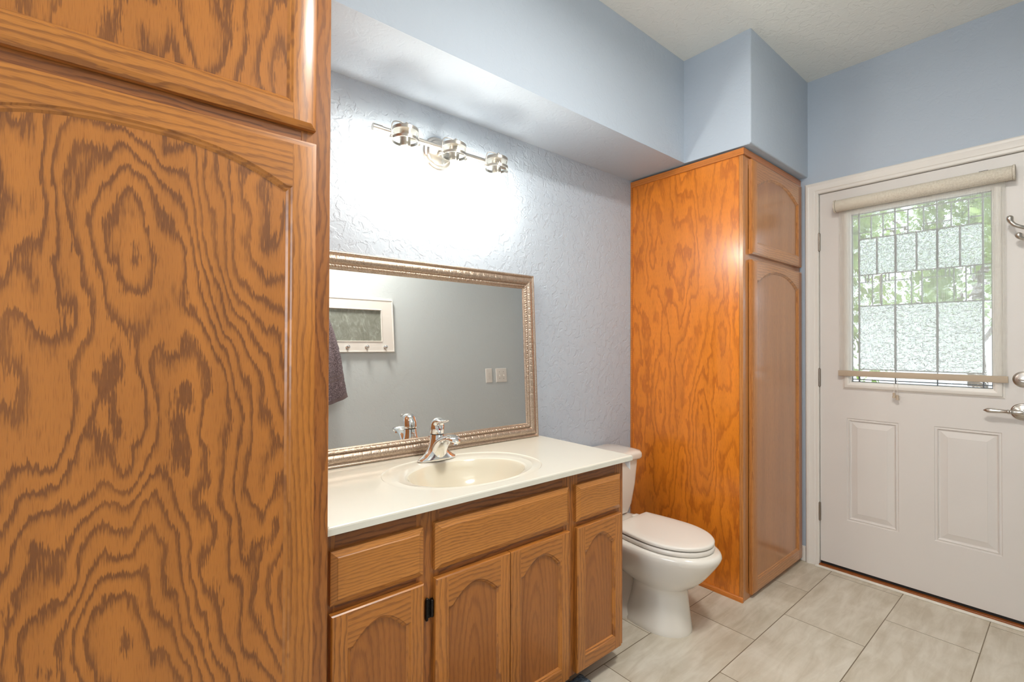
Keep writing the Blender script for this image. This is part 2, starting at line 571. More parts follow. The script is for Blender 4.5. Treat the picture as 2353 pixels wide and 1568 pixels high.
def box(bm, x0, x1, y0, y1, z0, z1, mi=0, bev=0.0, seg=2):
    vs = [bm.verts.new(p) for p in ((x0, y0, z0), (x1, y0, z0), (x1, y1, z0), (x0, y1, z0), (x0, y0, z1), (x1, y0, z1), (x1, y1, z1), (x0, y1, z1))]
    fs = []
    for q in ((0, 3, 2, 1), (4, 5, 6, 7), (0, 1, 5, 4), (1, 2, 6, 5), (2, 3, 7, 6), (3, 0, 4, 7)):
        f = bm.faces.new([vs[i] for i in q])
        f.material_index = mi
        fs.append(f)
    if bev:
        es = list({e for f in fs for e in f.edges})
        r = bmesh.ops.bevel(bm, geom=es, offset=bev, segments=seg, affect='EDGES', profile=0.5)
        for f in r['faces']:
            f.material_index = mi
    return vs


def plate(bm, axis, pos, thick, u0, u1, v0, v1, holes=(), mi=0):
    """a slab with rectangular holes; axis 'x': u=y v=z; axis 'y': u=x v=z; axis 'z': u=x v=y.
    the visible face lies at pos, the slab extends by thick (signed)"""
    us = sorted({u0, u1, *[h[0] for h in holes], *[h[1] for h in holes]})
    vs = sorted({v0, v1, *[h[2] for h in holes], *[h[3] for h in holes]})
    us = [u for u in us if u0 - 1e-9 <= u <= u1 + 1e-9]
    vs = [v for v in vs if v0 - 1e-9 <= v <= v1 + 1e-9]

    def P(u, v, d):
        w = pos + d
        return (w, u, v) if axis == 'x' else ((u, w, v) if axis == 'y' else (u, v, w))
    cache = {}

    def V(i, j, k):
        if (i, j, k) not in cache:
            cache[(i, j, k)] = bm.verts.new(P(us[i], vs[j], thick * k))
        return cache[(i, j, k)]

    def solid(i, j):
        if i < 0 or j < 0 or i >= len(us) - 1 or j >= len(vs) - 1:
            return False
        cu, cv = (us[i] + us[i + 1]) / 2, (vs[j] + vs[j + 1]) / 2
        return not any(h[0] < cu < h[1] and h[2] < cv < h[3] for h in holes)
    for i in range(len(us) - 1):
        for j in range(len(vs) - 1):
            if not solid(i, j):
                continue
            for k in (0, 1):
                f = bm.faces.new([V(i, j, k), V(i + 1, j, k), V(i + 1, j + 1, k), V(i, j + 1, k)])
                f.material_index = mi
            for (di, dj, a, bb) in ((-1, 0, (i, j), (i, j + 1)), (1, 0, (i + 1, j), (i + 1, j + 1)), (0, -1, (i, j), (i + 1, j)), (0, 1, (i, j + 1), (i + 1, j + 1))):
                if not solid(i + di, j + dj):
                    f = bm.faces.new([V(*a, 0), V(*bb, 0), V(*bb, 1), V(*a, 1)])
                    f.material_index = mi


def loft(bm, rings, cap0=True, cap1=True, mi=0, closed=True):
    vr = [[bm.verts.new(p) for p in r] for r in rings]
    n = len(rings[0])
    for a, b2 in zip(vr[:-1], vr[1:]):
        for i in range(n if closed else n - 1):
            j = (i + 1) % n
            f = bm.faces.new([a[i], a[j], b2[j], b2[i]])
            f.material_index = mi
    if cap0:
        bm.faces.new(vr[0][::-1]).material_index = mi
    if cap1:
        bm.faces.new(vr[-1]).material_index = mi
    return vr


def lathe(bm, prof, center, axis='z', n=32, mi=0, caps=True):
    """prof: (radius, height) along axis"""
    rings = []
    for r, h in prof:
        ring = []
        for i in range(n):
            a = 2 * math.pi * i / n
            u, v = max(r, 1e-4) * math.cos(a), max(r, 1e-4) * math.sin(a)
            d = (u, v, h) if axis == 'z' else ((h, u, v) if axis == 'x' else (u, h, v))
            ring.append((center[0] + d[0], center[1] + d[1], center[2] + d[2]))
        rings.append(ring)
    return loft(bm, rings, caps, caps, mi)


def tube(bm, pts, rad, n=12, mi=0):
    pts = [Vector(p) for p in pts]
    rads = rad if isinstance(rad, (list, tuple)) else [rad] * len(pts)
    t = (pts[1] - pts[0]).normalized()
    ref = Vector((0, 0, 1)) if abs(t.z) < 0.9 else Vector((1, 0, 0))
    nrm = t.cross(ref).normalized()
    rings = []
    for i, p in enumerate(pts):
        a = pts[max(i - 1, 0)]
        c = pts[min(i + 1, len(pts) - 1)]
        t = (c - a).normalized()
        nrm = (nrm - t * nrm.dot(t)).normalized()
        bn = t.cross(nrm)
        rings.append([p + (nrm * math.cos(2 * math.pi * k / n) + bn * math.sin(2 * math.pi * k / n)) * rads[i] for k in range(n)])
    return loft(bm, rings, True, True, mi)


def smooth_path(pts, sub=6):
    P = [Vector(p) for p in pts]
    out = []
    for i in range(len(P) - 1):
        p0, p1, p2, p3 = P[max(i - 1, 0)], P[i], P[i + 1], P[min(i + 2, len(P) - 1)]
        for k in range(sub):
            t = k / sub
            out.append(0.5 * ((2 * p1) + (p2 - p0) * t + (2 * p0 - 5 * p1 + 4 * p2 - p3) * t * t + (3 * p1 - p0 - 3 * p2 + p3) * t ** 3))
    out.append(P[-1])
    return out


def offset_loop(pts, d):
    """inward offset of a counter-clockwise loop of 2D points"""
    n = len(pts)
    out = []
    for i in range(n):
        p0, p1, p2 = Vector(pts[i - 1]), Vector(pts[i]), Vector(pts[(i + 1) % n])
        e1, e2 = (p1 - p0).normalized(), (p2 - p1).normalized()
        n1, n2 = Vector((-e1.y, e1.x)), Vector((-e2.y, e2.x))
        b2 = n1 + n2
        if b2.length < 1e-6:
            b2 = n1
        b2.normalize()
        k = max(0.35, b2.dot(n1))
        out.append(tuple(p1 + b2 * (d / k)))
    return out


# cabinet doors: all of them face the room (towards -y)
def arch_pts(x0, x1, zear, rise, ear, power, n=28):
    """right to left: the lower outline of an arched top rail"""
    pts = [(x1, zear)]
    c, hw = (x0 + x1) / 2, (x1 - x0) / 2 - ear
    for i in range(n + 1):
        t = 1 - 2 * i / n
        f = 1 - abs(t) ** power
        s = abs(t)
        if s > 0.86:     # small reverse curve into the ear
            q = (1 - s) / 0.14
            f = (1 - 0.86 ** power) * q * q * (3 - 2 * q) * 0.55 + (1 - s ** power) * 0.45
        pts.append((c + t * hw, zear + rise * f))
    pts.append((x0, zear))
    return pts


def panel_door(name, parent, x0, x1, z0, z1, yb, yf, stile, rail_b, zear, rise, ear, power, m_v, m_h, m_p, chamfer=0.006, stick=0.011, edge=0.004):
    """frame-and-panel door: mesh of stiles and rails, with the recessed panel as its own child"""
    bm = BM()
    xi0, xi1, zi0 = x0 + stile, x1 - stile, z0 + rail_b
    inner = [(xi0, zi0), (xi1, zi0)] + arch_pts(xi0, xi1, zear, rise, ear, power)
    c = chamfer

    def V(p, y):
        return bm.verts.new((p[0], y, p[1]))

    def face(pts, y, mi):
        f = bm.faces.new([V(p, y) for p in pts])
        f.material_index = mi
    # fronts
    face([(x0 + c, z0 + c), (xi0, z0 + c), (xi0, z1 - c), (x0 + c, z1 - c)], yf, 0)
    face([(xi1, z0 + c), (x1 - c, z0 + c), (x1 - c, z1 - c), (xi1, z1 - c)], yf, 0)
    face([(xi0, z0 + c), (xi1, z0 + c), (xi1, zi0), (xi0, zi0)], yf, 1)
    ar = inner[2:]
    face(ar[::-1] + [(xi1, z1 - c), (xi0, z1 - c)], yf, 1)
    # outer chamfer and edges
    o0 = [(x0 + c, z0 + c), (x1 - c, z0 + c), (x1 - c, z1 - c), (x0 + c, z1 - c)]
    o1 = [(x0, z0), (x1, z0), (x1, z1), (x0, z1)]
    for i in range(4):
        j = (i + 1) % 4
        mi = 1 if i in (0, 2) else 0
        for (pa, ya), (pb, yb2) in (((o0, yf), (o1, yf + edge)), ((o1, yf + edge), (o1, yb))):
            f = bm.faces.new([V(pa[i], ya), V(pa[j], ya), V(pb[j], yb2), V(pb[i], yb2)])
            f.material_index = mi
    # moulded inner edge
    loops = [(inner, yf), (offset_loop(inner, stick * 0.25), yf + 0.0035), (offset_loop(inner, stick * 0.6), yf + 0.0045), (offset_loop(inner, stick), yf + 0.0095)]
    n = len(inner)
    for (la, ya), (lb, yb2) in zip(loops[:-1], loops[1:]):
        for i in range(n):
            j = (i + 1) % n
            f = bm.faces.new([V(la[i], ya), V(la[j], ya), V(lb[j], yb2), V(lb[i], yb2)])
            f.material_index = 1 if (i == 0 or 2 <= i < n - 2) else 0
    # back
    face([(x0, z0), (x1, z0), (x1, z1), (x0, z1)], yb, 0)
    bmesh.ops.remove_doubles(bm, verts=bm.verts, dist=1e-5)
    bm.normal_update()
    for f in bm.faces:
        nrm, ctr = f.normal, f.calc_center_median()
        if abs(nrm.y) < 1e-3:
            flip = nrm.x * (ctr.x - (x0 + x1) / 2) + nrm.z * (ctr.z - (z0 + z1) / 2) < 0
        else:
            flip = (nrm.y > 0) != (ctr.y > yb - 1e-5)
        if flip:
            f.normal_flip()
    d = link(name, bm, [m_v, m_h], parent, 30, recalc=False)
    pb = BM()
    lp = offset_loop(inner, stick * 0.55)
    fr = [pb.verts.new((p[0], yf + 0.0088, p[1])) for p in lp]
    bk = [pb.verts.new((p[0], yf + 0.013, p[1])) for p in lp]
    pb.faces.new(fr)
    pb.faces.new(bk[::-1])
    for i in range(len(lp)):
        j = (i + 1) % len(lp)
        pb.faces.new([fr[i], fr[j], bk[j], bk[i]])
    link('door_panel', pb, m_p, d)
    return d


def slab_front(name, parent, x0, x1, z0, z1, yb, yf, mat, lip=0.014, drop=0.008):
    """drawer front with a wide bevelled border"""
    bm = BM()

    def ring(i, y):
        return [(x0 + i, y, z0 + i), (x1 - i, y, z0 + i), (x1 - i, y, z1 - i), (x0 + i, y, z1 - i)]
    loft(bm, [ring(0, yb), ring(0, yf + drop), ring(0.002, yf + drop - 0.001), ring(lip * 0.9, yf + 0.0022), ring(lip, yf + 0.0012), ring(lip + 0.0015, yf)], True, True)
    return link(name, bm, mat, parent, 25)


# ================================================================== SETTING
T = 0.12
bm = BM()
box(bm, XL - T, XD + T, YF - T, YW + T, -0.1, 0.0)
struct('floor', bm, 'tile')
bm = BM()
box(bm, XL - T, XD + T, YF - T, YW + T, ZC, ZC + 0.1)
struct('ceiling', bm, 'ceiling')
bm = BM()
plate(bm, 'y', YW, T, XL - T, XD + T, 0, ZC)
struct('wall_back', bm, 'wall_tex')
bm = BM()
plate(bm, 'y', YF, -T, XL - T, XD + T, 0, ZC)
struct('wall_front', bm, 'wall_lit_tone')
DY0, DY1, DZ1 = 0.115, 0.931, 2.066
bm = BM()
plate(bm, 'x', XD, T, YF, YW, 0, ZC, [(DY0 - 0.012, DY1 + 0.012, -0.01, DZ1 + 0.012)])
struct('wall_right', bm, 'wall')
WY0, WY1, WZ0, WZ1 = -0.12, 0.98, 0.95, 2.05
bm = BM()
plate(bm, 'x', XL, -T, YF, YW, 0, ZC, [(WY0, WY1, WZ0, WZ1)])
struct('wall_left', bm, 'wall')
# made-up window in the unseen left wall, added to bring in fill light
bm = BM()
plate(bm, 'x', XL + 0.012, -0.10, WY0 - 0.05, WY1 + 0.05, WZ0 - 0.05, WZ1 + 0.05, [(WY0 + 0.01, (WY0 + WY1) / 2 - 0.02, WZ0 + 0.01, WZ1 - 0.01), ((WY0 + WY1) / 2 + 0.02, WY1 - 0.01, WZ0 + 0.01, WZ1 - 0.01)])
win = struct('added_window_1', bm, 'white')

# drywall soffit: over the vanity, and deeper over both tall cabinets
bm = BM()
pl = [(XL, YW), (XL, 1.06), (0.345, 1.06), (0.345, YS), (XCS, YS), (XCS, YCS), (XD, YCS), (XD, YW)]
n = len(pl)
lo = [bm.verts.new((p[0], p[1], ZS)) for p in pl]
hi = [bm.verts.new((p[0], p[1], ZC)) for p in pl]
bm.faces.new(lo)
bm.faces.new(hi[::-1])
for i in range(n):
    j = (i + 1) % n
    bm.faces.new([lo[i], lo[j], hi[j], hi[i]])
vert_e = [e for e in bm.edges if abs(e.verts[0].co.z - e.verts[1].co.z) > 0.1 and 0.2 < e.verts[0].co.x < 2.9 and e.verts[0].co.y < 1.2]
bot_e = [e for e in bm.edges if abs(e.verts[0].co.z - ZS) < 1e-5 and abs(e.verts[1].co.z - ZS) < 1e-5 and max(e.verts[0].co.y, e.verts[1].co.y) < YW - 0.01]
bmesh.ops.bevel(bm, geom=vert_e + bot_e, offset=0.008, segments=3, affect='EDGES', profile=0.5)
struct('ceiling_soffit', bm, 'wall', smooth=50)


# door casing
def casing(bm, pts_in, pts_out, x0):
    prof = [(0.0, 0.008), (0.004, 0.011), (0.016, 0.011), (0.020, 0.014), (0.042, 0.016), (0.048, 0.0185), (0.058, 0.0185), (0.064, 0.014), (0.066, 0.0)]
    rings = []
    for d, w in prof:
        t = d / 0.066
        rings.append([(x0 - w, a[0] + (b2[0] - a[0]) * t, a[1] + (b2[1] - a[1]) * t) for a, b2 in zip(pts_in, pts_out)])
    n = len(pts_in)
    vr = [[bm.verts.new(p) for p in r] for r in rings]
    base = [bm.verts.new((x0, a[0], a[1])) for a in pts_in]
    vr = [base] + vr
    for a, b2 in zip(vr[:-1], vr[1:]):
        for i in range(n - 1):
            bm.faces.new([a[i], a[i + 1], b2[i + 1], b2[i]])
    for i in (0, n - 1):
        bm.faces.new([r[i] for r in vr])


bm = BM()
casing(bm, [(DY1 + 0.004, 0.0), (DY1 + 0.004, DZ1 + 0.004), (DY0 - 0.004, DZ1 + 0.004), (DY0 - 0.004, 0.0)],
       [(DY1 + 0.07, 0.0), (DY1 + 0.07, DZ1 + 0.07), (DY0 - 0.07, DZ1 + 0.07), (DY0 - 0.07, 0.0)], XD)
struct('trim_1', bm, 'white', smooth=20)
# jamb
bm = BM()
box(bm, XD + 0.001, XD + T, DY1 + 0.003, DY1 + 0.012, 0, DZ1 + 0.012)
box(bm, XD + 0.001, XD + T, DY0 - 0.012, DY0 - 0.003, 0, DZ1 + 0.012)
box(bm, XD + 0.001, XD + T, DY0 - 0.012, DY1 + 0.012, DZ1 + 0.003, DZ1 + 0.012)
struct('trim_2', bm, 'white')
bm = BM()
box(bm, 2.994, XD + T, DY0 - 0.003, DY1 + 0.003, 0.0, 0.016, 0, 0.002, 1)
struct('trim_3', bm, 'sill')
bm = BM()
box(bm, 2.978, 2.994, DY0 - 0.05, DY1 + 0.018, 0.0, 0.010, 0, 0.003, 2)
struct('trim_4', bm, 'caulk', smooth=40)
bm = BM()
box(bm, XD - 0.012, XD, DY1 + 0.071, 1.03, 0.0, 0.085, 0, 0.003, 1)
struct('baseboard_right', bm, 'white')
bm = BM()
box(bm, 1.503, 2.29, YW - 0.012, YW, 0.0, 0.085, 0, 0.003, 1)
struct('baseboard_back', bm, 'white')
bm = BM()
box(bm, XL, XD - 0.013, YF, YF + 0.012, 0.0, 0.085, 0, 0.003, 1)
struct('baseboard_front', bm, 'white')

# ================================================================== ENTRY DOOR
PX0 = XD + 0.003      # inside face
GY0, GY1, GZ0, GZ1 = 0.232, 0.805, 1.008, 1.945      # lite opening in slab
panels = [(0.587, 0.807, 0.285, 0.834), (0.225, 0.452, 0.289, 0.837)]
bm = BM()
plate(bm, 'x', PX0, 0.042, DY0, DY1, 0.030, DZ1, [(GY0, GY1, GZ0, GZ1)] + [(a, b2, c2, d2) for a, b2, c2, d2 in panels])
door = struct('door_1', bm, 'door_white')
door['label'] = 'white entry door with leaded glass lite and two raised panels'
for (a, b2, c2, d2) in panels:
    bm = BM()

    def rg(i, w):
        return [(PX0 + w, a + i, c2 + i), (PX0 + w, b2 - i, c2 + i), (PX0 + w, b2 - i, d2 - i), (PX0 + w, a + i, d2 - i)]
    loft(bm, [rg(0, 0), rg(0.003, 0.0035), rg(0.008, 0.0035), rg(0.011, 0.001), rg(0.016, 0.0075), rg(0.020, 0.0085), rg(0.046, 0.002), rg(0.047, 0.0012)], False, True)
    link('raised_panel', bm, 'door_white', door, 12)
# lite frame
bm = BM()
prof = [(0.0, 0.0), (0.0, 0.004), (0.006, 0.006), (0.009, 0.013), (0.016, 0.016), (0.024, 0.0165), (0.031, 0.013), (0.034, 0.006), (0.038, 0.004), (0.040, -0.016)]
oy0, oy1, oz0, oz1 = 0.214, 0.823, 0.990, 1.963
rings = []
for d, w in prof:
    rings.append([(PX0 - w, oy0 + d, oz0 + d), (PX0 - w, oy1 - d, oz0 + d), (PX0 - w, oy1 - d, oz1 - d), (PX0 - w, oy0 + d, oz1 - d)])
loft(bm, rings, False, False)
link('glass_frame', bm, 'white', door, 25)
# leaded glass, all panes of the one window
GXF = PX0 + 0.016
ya, yb_, za, zb = oy0 + 0.038, oy1 - 0.038, oz0 + 0.038, oz1 - 0.038
bm = BM()
YB0, YB1 = 0.283, 0.753
ZR = [1.043, 1.097, 1.431, 1.595, 1.786, 1.905]
tex = []
clear = [(ya, YB0, za, zb), (YB1, yb_, za, zb), (YB0, YB1, za, ZR[1]), (YB0, YB1, ZR[4], zb)]
bev = []
v3 = [YB0, 0.441, 0.601, YB1]
for i in range(3):
    tex.append((v3[i], v3[i + 1], ZR[1], ZR[2]))
v6 = [YB0, 0.360, 0.439, 0.517, 0.598, 0.676, YB1]
for i in range(6):
    tex.append((v6[i], v6[i + 1], ZR[3], ZR[4]))
vm = [YB0, 0.340, 0.381, 0.497, 0.537, 0.656, 0.695, YB1]
for i in range(7):
    (bev if i % 2 else clear).append((vm[i], vm[i + 1], ZR[2], ZR[3]))
for rects, mi in ((tex, 0), (clear, 1), (bev, 2)):
    for (p0, p1, q0, q1) in rects:
        if mi == 2:
            i = 0.009
            loft(bm, [[(GXF + 0.006, p0, q0), (GXF + 0.006, p1, q0), (GXF + 0.006, p1, q1), (GXF + 0.006, p0, q1)],
                      [(GXF + 0.003, p0, q0), (GXF + 0.003, p1, q0), (GXF + 0.003, p1, q1), (GXF + 0.003, p0, q1)],
                      [(GXF - 0.001, p0 + i, q0 + i), (GXF - 0.001, p1 - i, q0 + i), (GXF - 0.001, p1 - i, q1 - i), (GXF - 0.001, p0 + i, q1 - i)]], mi=mi)
        else:
            box(bm, GXF, GXF + 0.005, p0, p1, q0, q1, mi)
link('leaded_pane', bm, ['pane_tex', 'pane_clear', 'bevel_glass'], door)
bm = BM()


def came_v(y, z0, z1, w=0.0045):
    box(bm, GXF - 0.004, GXF + 0.009, y - w / 2, y + w / 2, z0, z1)


def came_h(z, y0, y1, w=0.0045):
    box(bm, GXF - 0.0038, GXF + 0.0088, y0, y1, z - w / 2, z + w / 2)


for y in (ya + 0.002, yb_ - 0.002):
    came_v(y, za, zb)
for z in (za + 0.002, zb - 0.002):
    came_h(z, ya, yb_)
for y in (YB0, YB1):
    came_v(y, za, zb, 0.006)
for z in ZR:
    came_h(z, YB0, YB1)
came_h(ZR[0], ya, YB0)
came_h(ZR[0], YB1, yb_)
for z in (ZR[3], ZR[5], 1.43):
    came_h(z, ya, YB0, 0.003)
for z in (ZR[3], ZR[5]):
    came_h(z, YB1, yb_, 0.003)
for y in v3[1:3]:
    came_v(y, za, ZR[1])
    came_v(y, ZR[1], ZR[2], 0.008)
    came_v(y, ZR[2], ZR[3], 0.004)
    came_v(y, ZR[3], zb, 0.005)
for y in v6[1:-1]:
    came_v(y, ZR[3], ZR[4], 0.006)
for y in vm[1:-1]:
    came_v(y, ZR[2], ZR[3], 0.004)
for i, z in ((0, 1.556), (2, 1.556), (4, 1.556), (6, 1.556)):
    came_h(z, vm[i], vm[i + 1], 0.0035)
    e = vm[i] if i in (6,) else vm[i + 1]
    for k in (1, 2):
        yy = (vm[i + 1] - 0.014 * k - 0.002) if i % 4 == 0 else (vm[i] + 0.014 * k + 0.002)
        came_v(yy, 1.556, ZR[3], 0.003)
for y in (0.33, 0.39, 0.49, 0.55, 0.65, 0.70):
    came_v(y, ZR[4], ZR[5], 0.004)
for y0, y1 in ((0.283, 0.33), (0.39, 0.49), (0.55, 0.65), (0.70, 0.753)):
    came_h(1.82, y0, y1, 0.0035)
link('lead_came', bm, 'came', door)
# hinges
for z in (1.80, 1.045, 0.302):
    bm = BM()
    lathe(bm, [(0.003, -0.052), (0.0065, -0.048), (0.0065, 0.048), (0.003, 0.052)], (XD - 0.004, DY1 + 0.002, z), n=16)
    for k in (-0.016, 0.016):
        lathe(bm, [(0.0068, -0.001), (0.0068, 0.001)], (XD - 0.004, DY1 + 0.002, z + k), n=16)
    box(bm, XD - 0.002, XD + 0.004, DY1 - 0.001, DY1 + 0.004, z - 0.045, z + 0.045)
    link('hinge', bm, 'hinge', door, 40)
# door sweep
bm = BM()
box(bm, PX0 + 0.003, PX0 + 0.038, DY0 + 0.002, DY1 - 0.002, 0.0165, 0.030)
link('door_sweep', bm, 'black', door)
# deadbolt
DBY, DBZ = 0.158, 1.078
bm = BM()
lathe(bm, [(0.034, 0.0), (0.034, -0.004), (0.031, -0.006), (0.029, -0.007), (0.027, -0.012), (0.020, -0.014), (0.012, -0.015), (0.011, -0.020), (0.0, -0.020)], (PX0, DBY, DBZ), axis='x', n=40)
db = link('deadbolt', bm, 'nickel', door, 35)
bm = BM()
box(bm, PX0 - 0.034, PX0 - 0.019, DBY - 0.015, DBY + 0.015, DBZ - 0.005, DBZ + 0.005, 0, 0.003, 2)
link('thumb_turn', bm, 'nickel', db, 40)
# lever handle
LVY, LVZ = 0.163, 0.937
bm = BM()
lathe(bm, [(0.036, 0.0), (0.036, -0.004), (0.033, -0.007), (0.030, -0.008), (0.027, -0.013), (0.018, -0.017), (0.012, -0.019), (0.012, -0.045), (0.0, -0.047)], (PX0, LVY, LVZ), axis='x', n=40)
for a in (60, 240):
    lathe(bm, [(0.004, -0.010), (0.004, -0.0115), (0.0, -0.012)], (PX0, LVY + 0.024 * math.cos(R(a)), LVZ + 0.024 * math.sin(R(a))), axis='x', n=12)
rose = link('door_handle', bm, 'nickel', door, 35)
bm = BM()
xs = PX0 - 0.047
prof = [(-0.004, 0.008), (0.006, 0.010), (0.016, 0.0085), (0.028, 0.0075), (0.030, 0.0095), (0.033, 0.0095), (0.035, 0.008), (0.038, 0.0095), (0.041, 0.0095), (0.043, 0.0075), (0.070, 0.0085), (0.092, 0.0105), (0.105, 0.010), (0.110, 0.006), (0.116, 0.002)]
tube(bm, [(xs, LVY + d, LVZ) for d, r in prof], [r for d, r in prof], 20)
link('lever', bm, 'nickel', rose, 50)

# ================================================================== ROLLER SHADE
rs = thing('roller_shade', (XD - 0.04, 0.52, 1.972), 'cream roller shade with sheer fabric lowered over the door glass', 'window shade')
RX, RZ = XD - 0.038, 1.974
bm = BM()
lathe(bm, [(0.0, -0.001), (0.031, 0.0), (0.031, 0.655), (0.0, 0.656)], (RX, 0.185, RZ), axis='y', n=40)
link('roller_cover', bm, 'weave', rs, 40)
for y, s in ((0.176, 1), (0.841, 1)):
    bm = BM()
    lathe(bm, [(0.0, 0.0), (0.033, 0.0005), (0.034, 0.004), (0.033, 0.008), (0.0, 0.0085)], (RX, y, RZ), axis='y', n=40)
    box(bm, RX - 0.004, PX0, y + 0.001, y + 0.007, RZ - 0.014, RZ + 0.033)
    link('end_bracket', bm, 'weave', rs, 40)
for y in (0.26,):
    bm = BM()
    box(bm, RX + 0.0, PX0, y, y + 0.03, RZ + 0.030, RZ + 0.034)
    link('mounting_clip', bm, 'dark_metal', rs)
bm = BM()
nx = 60
FX = XD - 0.020
rows = []
for j in range(60):
    z = 1.95 - (1.95 - 1.088) * j / 59
    rows.append([bm.verts.new((FX + 0.0008 * math.sin(i * 0.5) * (j / 59), 0.207 + (0.834 - 0.207) * i / nx, z)) for i in range(nx + 1)])
for r0, r1 in zip(rows[:-1], rows[1:]):
    for i in range(nx):
        bm.faces.new([r0[i], r0[i + 1], r1[i + 1], r1[i]])
link('sheer_fabric', bm, 'sheer', rs, 60)
bm = BM()
box(bm, FX - 0.006, FX + 0.003, 0.203, 0.838, 1.060, 1.090, 0, 0.003, 2)
link('hem_bar', bm, 'hem', rs, 40)
for (y, z) in ((0.598, 0.972), (0.585, 0.962)):
    bm = BM()
    tube(bm, [(FX - 0.002, y, 1.061), (FX - 0.002, y + 0.001, z + 0.014)], 0.0012, 6)
    cd = link('pull_cord', bm, 'white', rs, 60)
    bm = BM()
    lathe(bm, [(0.0, 0.015), (0.005, 0.014), (0.0065, 0.009), (0.005, 0.003), (0.007, -0.004), (0.0075, -0.010), (0.0, -0.011)], (FX - 0.002, y + 0.001, z), n=16)
    link('cord_tassel', bm, 'hem', cd, 40)

# robe hook on the door
hk = thing('robe_hook', (PX0, 0.132, 1.72), 'brushed nickel double robe hook on the door above the deadbolt', 'hook')
bm = BM()
box(bm, PX0 - 0.006, PX0, 0.118, 0.146, 1.675, 1.765, 0, 0.0028, 2)
link('back_plate', bm, 'nickel', hk, 40)
bm = BM()
tube(bm, smooth_path([(PX0 - 0.004, 0.132, 1.725), (PX0 - 0.032, 0.134, 1.722), (PX0 - 0.055, 0.152, 1.727), (PX0 - 0.062, 0.178, 1.742), (PX0 - 0.062, 0.191, 1.762), (PX0 - 0.062, 0.194, 1.785)], 6),
     [0.007] * 12 + [0.0075] * 6 + [0.008] * 4 + [0.0085, 0.009] + [0.010, 0.011, 0.0118, 0.012, 0.0115, 0.009, 0.005], 16)
link('prong', bm, 'nickel', hk, 50)
bm = BM()
tube(bm, smooth_path([(PX0 - 0.004, 0.132, 1.690), (PX0 - 0.030, 0.134, 1.680), (PX0 - 0.048, 0.148, 1.678), (PX0 - 0.054, 0.164, 1.688), (PX0 - 0.054, 0.170, 1.708)], 6),
     [0.007] * 12 + [0.0075] * 4 + [0.008, 0.0085, 0.0095, 0.0105, 0.0115, 0.012, 0.0115, 0.009, 0.005], 16)
link('prong', bm, 'nickel', hk, 50)

# ================================================================== LEFT LINEN CABINET
YL = 1.095
lc = thing('linen_cabinet', (0.03, 1.38, 0.0), 'tall oak linen cabinet filling the left edge of the photo, seen door-on', 'cabinet', 'tall oak linen cabinets')
bm = BM()
box(bm, -0.33, 0.3685, YL + 0.019, YW - 0.001, 0.0, 2.170)
link('body', bm, 'oak_frame_v', lc)
bm = BM()
for x0, x1 in ((-0.33, -0.27), (0.306, 0.3695)):
    box(bm, x0, x1, YL, YL + 0.019, 0.0, 2.170, 0, 0.0012, 1)
for z0, z1 in ((0.0, 0.09), (1.635, 1.72), (2.10, 2.170)):
    box(bm, -0.27, 0.306, YL + 0.0004, YL + 0.019, z0, z1, 1)
link('face_frame', bm, ['oak_frame_v', 'oak_frame_h'], lc)
LD0, LD1 = -0.292, 0.333
panel_door('door', lc, LD0, LD1, 0.075, 1.660, YL - 0.001, YL - 0.020, 0.049, 0.055, 1.556, 0.060, 0.012, 2.4, 'oak_v', 'oak_h', 'oak_big', chamfer=0.012, edge=0.003, stick=0.012)
panel_door('door', lc, LD0, LD1, 1.690, 2.150, YL - 0.001, YL - 0.020, 0.049, 0.046, 2.045, 0.060, 0.012, 2.4, 'oak_v', 'oak_h', 'oak_upper', chamfer=0.012, edge=0.006, stick=0.012)

# ================================================================== RIGHT LINEN CABINET
rc = thing('linen_cabinet', (2.65, 1.35, 0.0), 'tall orange oak linen cabinet between toilet and white door', 'cabinet', 'tall oak linen cabinets')
XC0, XC1, YC, ZT = 2.2935, 3.004, 1.031, 2.168
bm = BM()
box(bm, XC0 + 0.004, XC1, YC + 0.019, YW - 0.001, 0.0, ZT - 0.001)
link('body', bm, 'dark_gap', rc)
bm = BM()
box(bm, XC0, XC0 + 0.004, YC + 0.0192, YW - 0.001, 0.0, ZT - 0.001)
link('side_panel', bm, 'oak_side', rc)
bm = BM()
box(bm, XC0, XC0 + 0.055, YC, YC + 0.019, 0.0, ZT - 0.001, 0, 0.001, 1)
box(bm, XC1 - 0.045, XC1, YC, YC + 0.019, 0.0, ZT - 0.001)
for z0, z1 in ((0.0, 0.05), (1.625, 1.69), (2.10, ZT - 0.001)):
    box(bm, XC0 + 0.055, XC1 - 0.045, YC + 0.0004, YC + 0.019, z0, z1, 1)
link('face_frame', bm, ['oak_rdoor', 'oak_rdoor_h'], rc)
RD0, RD1 = 2.352, 2.985
panel_door('door', rc, RD0, RD1, 0.022, 1.638, YC - 0.0005, YC - 0.020, 0.052, 0.058, 1.540, 0.062, 0.016, 2.2, 'oak_rdoor', 'oak_rdoor_h', 'oak_rpanel', chamfer=0.008)
panel_door('door', rc, RD0, RD1, 1.666, 2.128, YC - 0.0005, YC - 0.020, 0.052, 0.055, 2.016, 0.062, 0.016, 2.2, 'oak_rdoor', 'oak_rdoor_h', 'oak_rpanel', chamfer=0.008)
bm = BM()
box(bm, XC0 - 0.007, XC0 - 0.0003, YC - 0.006, YW - 0.001, ZT - 0.032, ZT, 0, 0.001, 1)
box(bm, XC0 - 0.0065, XC1, YC - 0.007, YC - 0.0005, ZT - 0.031, ZT - 0.0002, 1)
link('top_trim', bm, ['oak_trim', 'oak_trim_x'], rc)
bm = BM()
tri = [(0.0, 0.0), (-0.013, 0.0), (-0.013, 0.006), (-0.009, 0.015), (-0.003, 0.021), (0.0, 0.021)]
